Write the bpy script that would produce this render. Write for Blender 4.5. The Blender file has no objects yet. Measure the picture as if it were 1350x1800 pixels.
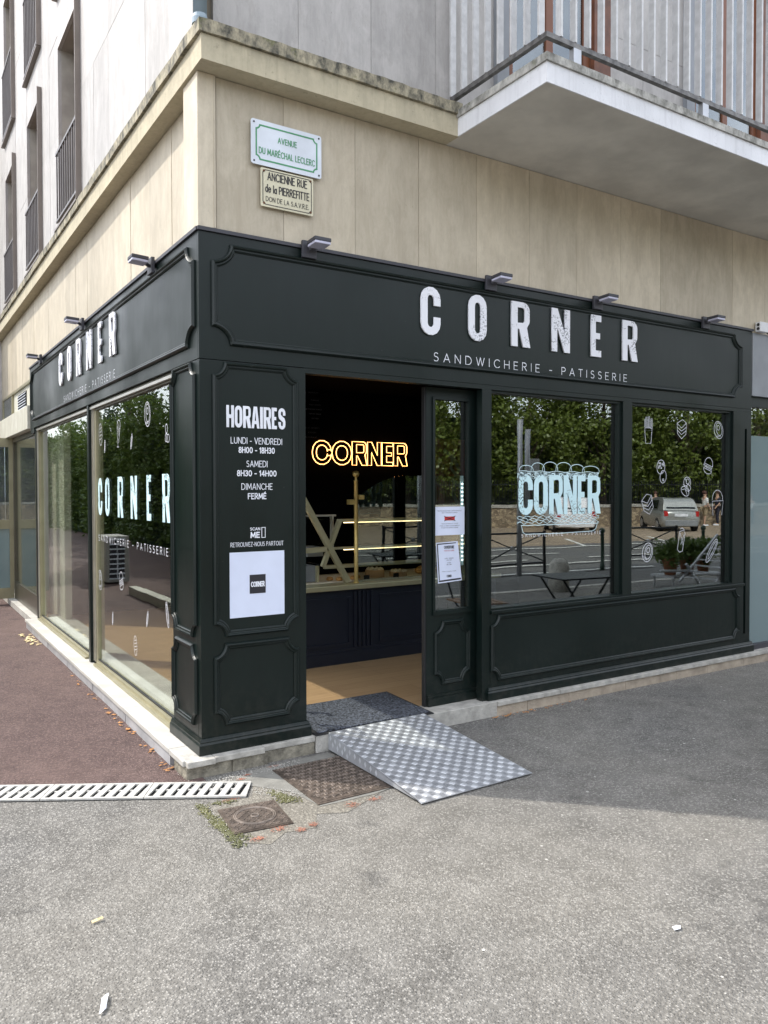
import bpy, bmesh, math, random
from mathutils import Vector, Matrix
import numpy as np
R = math.radians
random.seed(7)
S = bpy.context.scene
C = S.collection

# ------------------------------------------------------------------ camera, sky, sun, exposure
cam_d = bpy.data.cameras.new('camera'); cam = bpy.data.objects.new('camera', cam_d); C.objects.link(cam)
yaw, pitch, roll, fpx = 0.5696119623654474, -0.022131234200604966, -0.0017974524342927137, 1373.875
F = Vector((math.sin(yaw)*math.cos(pitch), math.cos(yaw)*math.cos(pitch), math.sin(pitch)))
Rt = Vector((math.cos(yaw), -math.sin(yaw), 0)); Up = Rt.cross(F)
R2 = Rt*math.cos(roll)+Up*math.sin(roll); U2 = Up*math.cos(roll)-Rt*math.sin(roll)
cam.matrix_world = Matrix(((R2.x, U2.x, -F.x, -1.41363), (R2.y, U2.y, -F.y, -4.01537), (R2.z, U2.z, -F.z, 1.55), (0, 0, 0, 1)))
cam_d.sensor_fit = 'HORIZONTAL'; cam_d.sensor_width = 36; cam_d.lens = fpx/1350*36
cam_d.shift_y = -7.05/1350; cam_d.clip_start = .05; cam_d.clip_end = 600
S.camera = cam
SUN_EL = R(50.5)
w = bpy.data.worlds.new('World'); S.world = w; w.use_nodes = True
nt = w.node_tree; bg = nt.nodes['Background']; bg.inputs[1].default_value = .15
sky = nt.nodes.new('ShaderNodeTexSky'); sky.sky_type = 'NISHITA'; sky.sun_disc = False
sky.sun_elevation = SUN_EL; sky.sun_rotation = R(-45); sky.dust_density = 2.5; sky.air_density = 1.0
# thin bright cloud spread over the whole sky
tc = nt.nodes.new('ShaderNodeTexCoord'); mp = nt.nodes.new('ShaderNodeMapping'); mp.inputs['Scale'].default_value = (1, 1, 2.6)
nz = nt.nodes.new('ShaderNodeTexNoise'); nz.inputs['Scale'].default_value = 2.2; nz.inputs['Detail'].default_value = 6
rp = nt.nodes.new('ShaderNodeValToRGB'); rp.color_ramp.elements[0].position = .38; rp.color_ramp.elements[0].color = (.35, .35, .35, 1)
rp.color_ramp.elements[1].position = .68; rp.color_ramp.elements[1].color = (.85, .85, .85, 1)
mxs = nt.nodes.new('ShaderNodeMixRGB'); mxs.inputs[2].default_value = (11.6, 11.9, 12.6, 1)
nt.links.new(tc.outputs['Generated'], mp.inputs[0]); nt.links.new(mp.outputs[0], nz.inputs[0]); nt.links.new(nz.outputs[0], rp.inputs[0])
nt.links.new(rp.outputs[0], mxs.inputs[0]); nt.links.new(sky.outputs[0], mxs.inputs[1]); nt.links.new(mxs.outputs[0], bg.inputs[0])
sd = bpy.data.lights.new('sun', 'SUN'); sd.energy = 2.7; sd.angle = R(.6); sd.color = (1, .95, .87)
sun = bpy.data.objects.new('sun', sd); C.objects.link(sun)
sdir = Vector((-math.cos(SUN_EL)*.7071, math.cos(SUN_EL)*.7071, math.sin(SUN_EL)))
sun.rotation_euler = (-sdir).to_track_quat('-Z', 'Y').to_euler(); sun.location = sdir*30
vs = S.view_settings; vs.view_transform = 'Standard'; vs.look = 'None'; vs.exposure = .76; vs.gamma = 1; vs.use_curve_mapping = False
S.render.engine = 'CYCLES'; S.cycles.max_bounces = 9; S.cycles.transparent_max_bounces = 24; S.cycles.glossy_bounces = 5
S.cycles.transmission_bounces = 6; S.cycles.use_denoising = True; S.cycles.sample_clamp_indirect = 6

# ------------------------------------------------------------------ materials
def new_mat(name):
    m = bpy.data.materials.new(name); m.use_nodes = True
    return m, m.node_tree, m.node_tree.nodes['Principled BSDF']
def mix(nt, fac, a, b, mode='MIX'):
    n = nt.nodes.new('ShaderNodeMixRGB'); n.blend_type = mode
    for i, v in enumerate((fac, a, b)):
        if v is None: continue
        if isinstance(v, bpy.types.NodeSocket): nt.links.new(v, n.inputs[i])
        else: n.inputs[i].default_value = v if i == 0 else (*v, 1)
    return n.outputs[0]
def pos(nt, scale=(1, 1, 1)):
    g = nt.nodes.new('ShaderNodeNewGeometry'); m = nt.nodes.new('ShaderNodeMapping'); m.inputs['Scale'].default_value = scale
    nt.links.new(g.outputs['Position'], m.inputs[0]); return m.outputs[0]
def noise(nt, vec, scale, detail=4, rough=.55, lo=.35, hi=.65, dist=0):
    n = nt.nodes.new('ShaderNodeTexNoise'); n.inputs['Scale'].default_value = scale; n.inputs['Detail'].default_value = detail
    n.inputs['Roughness'].default_value = rough; n.inputs['Distortion'].default_value = dist; nt.links.new(vec, n.inputs['Vector'])
    r = nt.nodes.new('ShaderNodeMapRange'); r.inputs[1].default_value = lo; r.inputs[2].default_value = hi
    nt.links.new(n.outputs[0], r.inputs[0]); return r.outputs[0]
def voro(nt, vec, scale, out='Distance', lo=0, hi=1):
    n = nt.nodes.new('ShaderNodeTexVoronoi'); n.inputs['Scale'].default_value = scale; nt.links.new(vec, n.inputs['Vector'])
    if out == 'Color':
        s = nt.nodes.new('ShaderNodeSeparateColor'); nt.links.new(n.outputs['Color'], s.inputs[0]); o = s.outputs[0]
    else: o = n.outputs[out]
    r = nt.nodes.new('ShaderNodeMapRange'); r.inputs[1].default_value = lo; r.inputs[2].default_value = hi
    nt.links.new(o, r.inputs[0]); return r.outputs[0]
def bump(nt, p, h, strength=.3, dist=.01):
    b = nt.nodes.new('ShaderNodeBump'); b.inputs['Strength'].default_value = strength; b.inputs['Distance'].default_value = dist
    nt.links.new(h, b.inputs['Height']); nt.links.new(b.outputs[0], p.inputs['Normal'])
def mathn(nt, op, a, b=None):
    n = nt.nodes.new('ShaderNodeMath'); n.operation = op
    for i, v in enumerate((a, b)):
        if v is None: continue
        if isinstance(v, bpy.types.NodeSocket): nt.links.new(v, n.inputs[i])
        else: n.inputs[i].default_value = v
    return n.outputs[0]
def simple(name, col, rough=.6, metal=0, var=.08, scale=6, b=0, spec=.5, bs=60):
    m, t, p = new_mat(name); v = pos(t)
    n = noise(t, v, scale)
    c = mix(t, n, tuple(x*(1-var) for x in col), tuple(min(1, x*(1+var)) for x in col))
    t.links.new(c, p.inputs['Base Color']); p.inputs['Roughness'].default_value = rough; p.inputs['Metallic'].default_value = metal
    p.inputs['Specular IOR Level'].default_value = spec
    if b: bump(t, p, noise(t, v, bs), b, .004)
    return m
def emit(name, col, s):
    m, t, p = new_mat(name); p.inputs['Base Color'].default_value = (*col, 1)
    p.inputs['Emission Color'].default_value = (*col, 1); p.inputs['Emission Strength'].default_value = s
    return m
def glass(name, tint=(.86, .89, .87), r0=.175, frost=0, pw=4.2):
    m = bpy.data.materials.new(name); m.use_nodes = True; t = m.node_tree; t.nodes.clear()
    o = t.nodes.new('ShaderNodeOutputMaterial'); tr = t.nodes.new('ShaderNodeBsdfTransparent'); tr.inputs[0].default_value = (*tint, 1)
    gl = t.nodes.new('ShaderNodeBsdfGlossy'); gl.inputs['Roughness'].default_value = 0.0; gl.inputs['Color'].default_value = (.93, .97, .96, 1)
    lw = t.nodes.new('ShaderNodeLayerWeight'); lw.inputs[0].default_value = .5
    f5 = mathn(t, 'POWER', lw.outputs['Facing'], pw)
    fac = mathn(t, 'ADD', mathn(t, 'MULTIPLY', f5, 1-r0), r0)
    # panes are never quite flat
    bp = t.nodes.new('ShaderNodeBump'); bp.inputs['Strength'].default_value = .014; bp.inputs['Distance'].default_value = .01
    t.links.new(noise(t, pos(t), 2.2, 1), bp.inputs['Height']); t.links.new(bp.outputs[0], gl.inputs['Normal'])
    ms = t.nodes.new('ShaderNodeMixShader'); t.links.new(fac, ms.inputs[0]); t.links.new(tr.outputs[0], ms.inputs[1]); t.links.new(gl.outputs[0], ms.inputs[2])
    out = ms.outputs[0]
    if frost:
        df = t.nodes.new('ShaderNodeBsdfDiffuse'); df.inputs[0].default_value = (.30, .38, .39, 1)
        m2 = t.nodes.new('ShaderNodeMixShader'); m2.inputs[0].default_value = frost
        t.links.new(out, m2.inputs[1]); t.links.new(df.outputs[0], m2.inputs[2]); out = m2.outputs[0]
    t.links.new(out, o.inputs[0]); return m

def paint_green(name, col):
    m, t, p = new_mat(name); v = pos(t, (1, 1, .25))
    n = noise(t, v, 18, 5); n2 = noise(t, pos(t), 1.3, 3)
    c = mix(t, n, tuple(x*.9 for x in col), tuple(x*1.12 for x in col)); c = mix(t, mathn(t, 'MULTIPLY', n2, .35), c, tuple(x*1.35 for x in col))
    g = t.nodes.new('ShaderNodeNewGeometry'); sp = t.nodes.new('ShaderNodeSeparateXYZ'); t.links.new(g.outputs['Position'], sp.inputs[0])
    low = t.nodes.new('ShaderNodeMapRange'); low.inputs[1].default_value = .55; low.inputs[2].default_value = .14; t.links.new(sp.outputs[2], low.inputs[0])
    dust = mathn(t, 'MULTIPLY', mathn(t, 'MULTIPLY', low.outputs[0], noise(t, pos(t), 16, 8, .75, .45, .7)), .35); c = mix(t, dust, c, (.07, .065, .055))
    sc = mathn(t, 'MULTIPLY', noise(t, pos(t, (1, 1, 3)), 26, 3, .6, .735, .745), .55); c = mix(t, sc, c, (.10, .10, .095))
    t.links.new(c, p.inputs['Base Color']); p.inputs['Roughness'].default_value = .36; p.inputs['Specular IOR Level'].default_value = .36
    rr = t.nodes.new('ShaderNodeMapRange'); rr.inputs[3].default_value = .30; rr.inputs[4].default_value = .46
    t.links.new(n2, rr.inputs[0]); t.links.new(rr.outputs[0], p.inputs['Roughness'])
    bump(t, p, n, .06, .003); return m
def travertine(name, a, b, dark, streak=.5, pits=.3, mott=.6):
    m, t, p = new_mat(name)
    info = t.nodes.new('ShaderNodeObjectInfo')
    v = pos(t, (6, 6, .55)); n = noise(t, v, 4.2, 8, .66, .3, .7, .35)
    n2 = noise(t, pos(t, (24, 24, 1.4)), 3, 6, .6, .35, .65, .5)
    n3 = noise(t, pos(t, (1, 1, .5)), 1.6, 4)
    c = mix(t, n, a, b); c = mix(t, mathn(t, 'MULTIPLY', n2, streak), c, tuple((x+y)*.38 for x, y in zip(a, b)))
    n4 = noise(t, pos(t, (3.4, 3.4, 1.5)), 2.0, 10, .74, .42, .60, .35)
    c = mix(t, mathn(t, 'MULTIPLY', n4, mott), c, tuple(min(.74, x*1.16+.07) for x in a))
    n5 = noise(t, pos(t, (6, 6, 2.6)), 2.6, 10, .78, .54, .64, .4)
    c = mix(t, mathn(t, 'MULTIPLY', n5, .42), c, tuple(x*1.7 for x in dark))
    c = mix(t, mathn(t, 'MULTIPLY', n3, .22), c, dark)
    pit = noise(t, pos(t, (30, 30, 9)), 3.5, 4, .7, .66, .72)
    c = mix(t, mathn(t, 'MULTIPLY', pit, pits), c, dark)
    hv = mathn(t, 'ADD', mathn(t, 'MULTIPLY', info.outputs['Random'], .2), .88)
    hs = t.nodes.new('ShaderNodeHueSaturation'); t.links.new(hv, hs.inputs['Value']); t.links.new(c, hs.inputs['Color'])
    t.links.new(hs.outputs[0], p.inputs['Base Color']); p.inputs['Roughness'].default_value = .55
    bump(t, p, mathn(t, 'SUBTRACT', n2, pit), .12, .004); return m
def cornice_mat(name, base, z0, z1, amt):
    m, t, p = new_mat(name)
    g = t.nodes.new('ShaderNodeNewGeometry'); sp = t.nodes.new('ShaderNodeSeparateXYZ'); t.links.new(g.outputs['Position'], sp.inputs[0])
    r = t.nodes.new('ShaderNodeMapRange'); r.inputs[1].default_value = z0; r.inputs[2].default_value = z1; t.links.new(sp.outputs[2], r.inputs[0])
    n = noise(t, pos(t, (1, 1, .6)), 14, 8, .7, .38, .62); n2 = noise(t, pos(t), 3, 4, .6, .3, .7)
    f = mathn(t, 'MULTIPLY', mathn(t, 'MULTIPLY', r.outputs[0], n), amt)
    c = mix(t, n2, base, tuple(x*.84 for x in base))
    stk = noise(t, pos(t, (16, 16, .7)), 1.6, 6, .6, .52, .68); c = mix(t, mathn(t, 'MULTIPLY', stk, .22), c, tuple(x*.45 for x in base)); sp2 = noise(t, pos(t), 38, 4, .6, .64, .70); c = mix(t, mathn(t, 'MULTIPLY', sp2, .35), c, tuple(x*.4 for x in base))
    c = mix(t, f, c, (.055, .055, .045)); moss = noise(t, pos(t), 9, 6, .7, .6, .66)
    c = mix(t, mathn(t, 'MULTIPLY', moss, mathn(t, 'MULTIPLY', r.outputs[0], .5*amt)), c, (.12, .13, .04))
    t.links.new(c, p.inputs['Base Color']); p.inputs['Roughness'].default_value = .85
    bump(t, p, n, .3, .006); return m
def asphalt(name, dark, mid, light, chip=95, tint=None, lightshare=.55, bumpy=.9):
    m, t, p = new_mat(name); v = pos(t)
    cc = voro(t, v, chip, 'Color', 0, 1); d = voro(t, v, chip, 'Distance', .1, .55)
    n = noise(t, v, 45, 5, .7, .3, .7); big = noise(t, v, .9, 5, .6, .3, .7); med = noise(t, v, 6, 5, .6, .3, .7)
    r = t.nodes.new('ShaderNodeValToRGB'); e = r.color_ramp.elements; e[0].color = (*dark, 1); e[0].position = .05; e[1].color = (*light, 1); e[1].position = .98
    x = e.new(.5); x.color = (*mid, 1)
    t.links.new(cc, r.inputs[0])
    c = mix(t, mathn(t, 'MULTIPLY', d, .75), r.outputs[0], dark)
    c = mix(t, mathn(t, 'MULTIPLY', n, .18), c, mid)
    c = mix(t, mathn(t, 'MULTIPLY', big, .28), c, tuple(x*.62 for x in mid)); c = mix(t, mathn(t, 'MULTIPLY', med, .16), c, light)
    warm = noise(t, v, .33, 4, .55, .42, .62); c = mix(t, mathn(t, 'MULTIPLY', warm, .24), c, tuple(x*k_ for x, k_ in zip(light, (.66, .63, .56))))
    stain = noise(t, v, 2.6, 5, .6, .63, .70); c = mix(t, mathn(t, 'MULTIPLY', stain, .42), c, dark)
    spot = voro(t, v, 2.1, 'Distance', .055, .035); c = mix(t, mathn(t, 'MULTIPLY', spot, .45), c, dark)
    if tint:
        c = mix(t, noise(t, v, 1.7, 3, .5, .4, .7), c, tint)
    t.links.new(c, p.inputs['Base Color']); p.inputs['Roughness'].default_value = .82
    bump(t, p, mathn(t, 'SUBTRACT', mathn(t, 'MULTIPLY', cc, .6), d), bumpy, .004); return m

M = {}
M['green'] = paint_green('dark green paint', (.0036, .0088, .0076))
M['navy'] = simple('navy paint', (.008, .011, .022), .45)
M['trav'] = travertine('warm travertine', (.56, .495, .375), (.50, .43, .32), (.27, .235, .18), .34, .5, .5)
M['travup'] = travertine('pale travertine', (.47, .45, .43), (.40, .385, .37), (.21, .195, .18), .42, .9, .5)
M['joint'] = simple('stone joint', (.27, .24, .19), .9)
M['corn'] = cornice_mat('cream render', (.56, .50, .36), 3.70, 3.98, .45)
M['corntop'] = cornice_mat('weathered render', (.47, .42, .30), 3.55, 3.92, 1.0)
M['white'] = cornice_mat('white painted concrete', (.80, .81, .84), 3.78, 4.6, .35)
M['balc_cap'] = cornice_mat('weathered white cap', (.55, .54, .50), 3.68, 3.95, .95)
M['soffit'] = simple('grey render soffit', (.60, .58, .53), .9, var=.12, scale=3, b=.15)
M['steel'] = simple('grey painted steel', (.58, .58, .58), .4, .1, var=.1, scale=20)
M['rail'] = simple('weathered rail', (.15, .145, .14), .5, .4, var=.4, scale=25)
M['bars_l'] = simple('brown grey railing', (.16, .15, .15), .45, .3)
M['bronze'] = simple('bronze window strip', (.20, .17, .15), .45, .4)
M['shutter'] = simple('brown wooden shutter', (.14, .052, .026), .55, var=.25, scale=12)
M['orange'] = simple('varnished window frame', (.17, .06, .025), .5)
M['reveal'] = simple('concrete reveal', (.36, .34, .30), .85, var=.15, scale=5)
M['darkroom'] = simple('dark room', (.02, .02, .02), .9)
M['black'] = simple('black wall paint', (.0025, .0025, .003), .9, spec=.03)
M['olive'] = simple('olive plaster', (.30, .28, .20), .8, var=.1)
M['creamwall'] = travertine('cream column', (.62, .60, .50), (.52, .50, .42), (.3, .28, .2), .3, .1)
M['glass'] = glass('shop glass')
M['glassl'] = glass('side shop glass', (.93, .95, .92), .05, 0, 5.4)
M['glassc'] = glass('case glass', (.93, .95, .94), .05)
M['glassu'] = glass('flat window glass', (.5, .55, .6), .18)
M['frost'] = glass('frosted film glass', (.6, .7, .7), .09, .55)
M['alu'] = simple('bright aluminium', (.62, .60, .56), .32, .85)
M['brz'] = simple('champagne aluminium', (.36, .33, .22), .38, .55)
M['brzd'] = simple('dark bronze aluminium', (.12, .11, .085), .35, .6)
M['brass'] = simple('brass', (.62, .45, .17), .32, .6, var=.15)
M['caseframe'] = simple('pale gold anodised frame', (.50, .47, .31), .35, .5)
M['ledstrip'] = emit('led strip', (1, .78, .42), 2.6)
M['neon'] = emit('neon tube', (1.0, .47, .14), 3.4)
M['wledd'] = emit('cold led', (.85, .95, 1), 5)
M['marble'] = simple('pale stone sill', (.47, .455, .42), .6, var=.12, scale=5, b=.15)
M['coping'] = simple('grey stone coping', (.40, .385, .35), .8, var=.22, scale=14, b=.4)
M['riser'] = simple('grey marble riser', (.36, .36, .37), .6, var=.16, scale=7, b=.1)
M['plinth'] = simple('rough concrete plinth', (.23, .21, .165), .9, var=.4, scale=16, b=.9, bs=40)
M['plinth2'] = simple('sandy plinth render', (.38, .32, .25), .9, var=.2, scale=9, b=.5)
M['lampg'] = simple('graphite lamp', (.045, .045, .055), .5)
M['diff'] = simple('milky lamp diffuser', (.50, .50, .62), .4)
M['ptxt'] = simple('white print', (.78, .80, .86), .5)
M['bluew'] = simple('pale vinyl', (.66, .86, .90), .5)
M['paper'] = simple('white paper', (.66, .71, .86), .7, var=.03)
M['ink'] = simple('black ink', (.02, .02, .025), .6)
M['red_ink'] = simple('red ink', (.5, .03, .03), .6)
M['enamw'] = simple('white enamel', (.68, .73, .80), .3)
M['enamg'] = simple('green enamel', (.06, .28, .12), .35)
M['enamc'] = simple('cream enamel', (.62, .58, .42), .4, var=.1)
M['rust'] = simple('rust', (.14, .06, .03), .9)
M['pvc'] = simple('grey drain pipe', (.24, .31, .36), .4)
M['iron'] = simple('brown cast iron', (.10, .078, .062), .7, .3, var=.4, scale=30, b=.5)
M['iron2'] = simple('polished iron ridge', (.19, .155, .13), .55, .2, var=.4, scale=30)
M['iron3'] = simple('worn iron ring', (.24, .20, .17), .55, .2, var=.3, scale=30)
M['grate'] = simple('pale grey plastic grating', (.46, .45, .42), .6, var=.16, scale=20)
M['void'] = simple('dark drain void', (.012, .012, .011), .9)
M['chk'] = simple('aluminium sheet', (.40, .41, .43), .5, .35, var=.16, scale=9)
M['chk2'] = simple('polished aluminium stud', (.66, .68, .71), .42, .4, var=.1)
M['matd'] = simple('charcoal mat fibre', (.065, .072, .09), .95, var=.9, scale=75, b=1, bs=90)
M['rubber'] = simple('black rubber', (.015, .015, .016), .7)
M['sensor'] = simple('white plastic', (.72, .73, .75), .4)
M['greyf'] = simple('grey blue painted fascia', (.235, .25, .27), .5)
M['leaf1'] = None
def wood_floor():
    m, t, p = new_mat('oak plank floor'); v = pos(t, (1, 1, 1))
    br = t.nodes.new('ShaderNodeTexBrick'); t.links.new(v, br.inputs[0]); br.inputs['Scale'].default_value = 1
    br.inputs['Brick Width'].default_value = 1.2; br.inputs['Row Height'].default_value = .13; br.inputs['Mortar Size'].default_value = .0015
    br.inputs['Color1'].default_value = (.40, .26, .14, 1); br.inputs['Color2'].default_value = (.47, .31, .175, 1); br.inputs['Mortar'].default_value = (.18, .10, .05, 1)
    n = noise(t, pos(t, (2.2, 26, 1)), 2.5, 6, .6, .3, .7, .6)
    c = mix(t, mathn(t, 'MULTIPLY', n, .5), br.outputs[0], (.29, .175, .085))
    t.links.new(c, p.inputs['Base Color']); p.inputs['Roughness'].default_value = .42; return m
M['floor'] = wood_floor()
def leafm(name, a, b):
    m, t, p = new_mat(name); t.nodes.remove(p); o = t.nodes['Material Output']
    n = noise(t, pos(t), .9, 3, .6, .3, .7); n2 = voro(t, pos(t), 9, 'Color')
    c = mix(t, n, a, b); c = mix(t, mathn(t, 'MULTIPLY', n2, .5), c, tuple(x*1.9 for x in b))
    d = t.nodes.new('ShaderNodeBsdfDiffuse'); tl = t.nodes.new('ShaderNodeBsdfTranslucent'); gl = t.nodes.new('ShaderNodeBsdfGlossy'); gl.inputs['Roughness'].default_value = .42
    t.links.new(c, d.inputs[0]); t.links.new(mix(t, .5, c, (.12, .16, .02)), tl.inputs[0])
    m1 = t.nodes.new('ShaderNodeMixShader'); m1.inputs[0].default_value = .32; t.links.new(d.outputs[0], m1.inputs[1]); t.links.new(tl.outputs[0], m1.inputs[2])
    m2 = t.nodes.new('ShaderNodeMixShader'); m2.inputs[0].default_value = .05; t.links.new(m1.outputs[0], m2.inputs[1]); t.links.new(gl.outputs[0], m2.inputs[2])
    t.links.new(m2.outputs[0], o.inputs[0]); return m
M['leafA'] = leafm('lime leaf', (.06, .09, .016), (.14, .185, .035))
M['leafB'] = leafm('hedge leaf', (.04, .080, .018), (.09, .14, .03))
M['leafC'] = leafm('conifer needle', (.012, .03, .014), (.02, .05, .02))
M['moss'] = leafm('moss', (.06, .075, .02), (.13, .125, .045))
M['dry'] = simple('dry leaf', (.42, .20, .07), .8, var=.4, scale=60)
M['dryp'] = simple('pale dry leaf', (.62, .50, .28), .8, var=.3, scale=60)
M['bark'] = simple('bark', (.10, .08, .06), .9, b=.6)
M['asph'] = asphalt('worn grey asphalt', (.045, .044, .042), (.135, .131, .126), (.56, .54, .50), 118)
M['asphred'] = asphalt('red brown asphalt', (.04, .022, .021), (.115, .068, .062), (.34, .235, .21), 118, None, bumpy=1)
M['road'] = asphalt('road asphalt', (.07, .07, .07), (.13, .13, .13), (.24, .24, .23), 60)
M['sandy'] = simple('brown stabilised paving', (.27, .21, .15), .95, var=.2, scale=3)
M['conc'] = simple('smooth trowelled cement', (.20, .195, .175), .85, var=.22, scale=8, b=.35)
M['concr'] = asphalt('coarse repair mortar', (.07, .066, .058), (.18, .168, .145), (.50, .47, .41), 80)
M['orangespray'] = simple('orange marking spray', (.30, .125, .08), .85, var=.4, scale=90)
M['line'] = simple('white road paint', (.72, .72, .68), .7, var=.1)
M['stonewall'] = None
def stone_wall():
    m, t, p = new_mat('rubble stone'); v = pos(t, (1, 1, 1.7))
    c = voro(t, v, 5, 'Color'); e = t.nodes.new('ShaderNodeTexVoronoi'); e.feature = 'DISTANCE_TO_EDGE'; e.inputs['Scale'].default_value = 5; t.links.new(v, e.inputs['Vector'])
    r = t.nodes.new('ShaderNodeMapRange'); r.inputs[2].default_value = .06; t.links.new(e.outputs[0], r.inputs[0])
    k = mix(t, c, (.17, .13, .09), (.48, .38, .26)); k = mix(t, r.outputs[0], (.10, .085, .06), k)
    t.links.new(k, p.inputs['Base Color']); p.inputs['Roughness'].default_value = .9; bump(t, p, r.outputs[0], .6, .03); return m
M['stonewall'] = stone_wall()
M['blackmetal'] = simple('black metal', (.012, .014, .016), .4, .3)
M['dgreen'] = simple('dark green metal', (.012, .035, .022), .4)
M['woodslat'] = simple('chair slat', (.22, .12, .06), .5)
M['galv'] = simple('galvanised steel', (.45, .46, .48), .38, .7)
M['terra'] = simple('terracotta', (.30, .12, .06), .8)
M['tyre'] = simple('tyre', (.02, .02, .02), .8)
M['silver'] = simple('silver car paint', (.42, .43, .42), .3, .6, var=.02)
M['carwhite'] = simple('white car paint', (.75, .75, .78), .25, var=.02)
M['carred'] = simple('red car paint', (.42, .02, .02), .25, var=.02)
M['carglass'] = simple('dark car window', (.012, .015, .016), .08, spec=.9)
M['taillight'] = simple('red lamp lens', (.45, .02, .02), .2)
M['skin'] = simple('skin', (.52, .33, .24), .6); M['hairb'] = simple('brown hair', (.07, .03, .02), .7); M['hairr'] = simple('auburn hair', (.25, .07, .03), .7)
M['tee'] = simple('white cotton', (.75, .75, .75), .8); M['darkcl'] = simple('navy cloth', (.02, .022, .04), .8); M['khaki'] = simple('khaki cloth', (.32, .25, .16), .8); M['greencap'] = simple('green cap', (.04, .22, .08), .7)
M['cake'] = simple('biscuit sponge', (.50, .30, .16), .8); M['cream'] = simple('whipped cream', (.72, .64, .52), .6); M['bread'] = simple('baked crust', (.42, .22, .07), .7, var=.35, scale=40)
M['redpanel'] = simple('dark red wall panel', (.16, .012, .012), .5)
M['greyshape'] = simple('grey motif', (.28, .27, .27), .6)
M['acw'] = simple('beige appliance steel', (.34, .33, .30), .5)
def distressed(name, col, under):
    m, t, p = new_mat(name)
    v = pos(t); a = noise(t, v, 7, 3, .5, .50, .60); b = noise(t, v, 75, 3, .6, .52, .56)
    c = mix(t, mathn(t, 'MULTIPLY', a, b), col, under); t.links.new(c, p.inputs['Base Color']); p.inputs['Roughness'].default_value = .5; return m
M['worn'] = distressed('worn white letter paint', (.80, .81, .86), (.20, .21, .23))
M['wornv'] = distressed('worn pale vinyl', (.60, .82, .86), (.05, .08, .08))

# ------------------------------------------------------------------ builders
class Fr:
    def __init__(s, o=(0, 0, 0), U=(1, 0, 0), V=(0, 0, 1), N=(0, -1, 0)):
        s.o, s.U, s.V, s.N = Vector(o), Vector(U), Vector(V), Vector(N)
    def p(s, u, v, w=0): return s.o+s.U*u+s.V*v+s.N*w
    def mat(s, u=0, v=0, w=0):
        q = s.p(u, v, w); return Matrix(((s.U.x, s.V.x, s.N.x, q.x), (s.U.y, s.V.y, s.N.y, q.y), (s.U.z, s.V.z, s.N.z, q.z), (0, 0, 0, 1)))
RF = Fr(); LF = Fr(U=(0, -1, 0), N=(-1, 0, 0)); WD = Fr(V=(0, 1, 0), N=(0, 0, 1))

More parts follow.
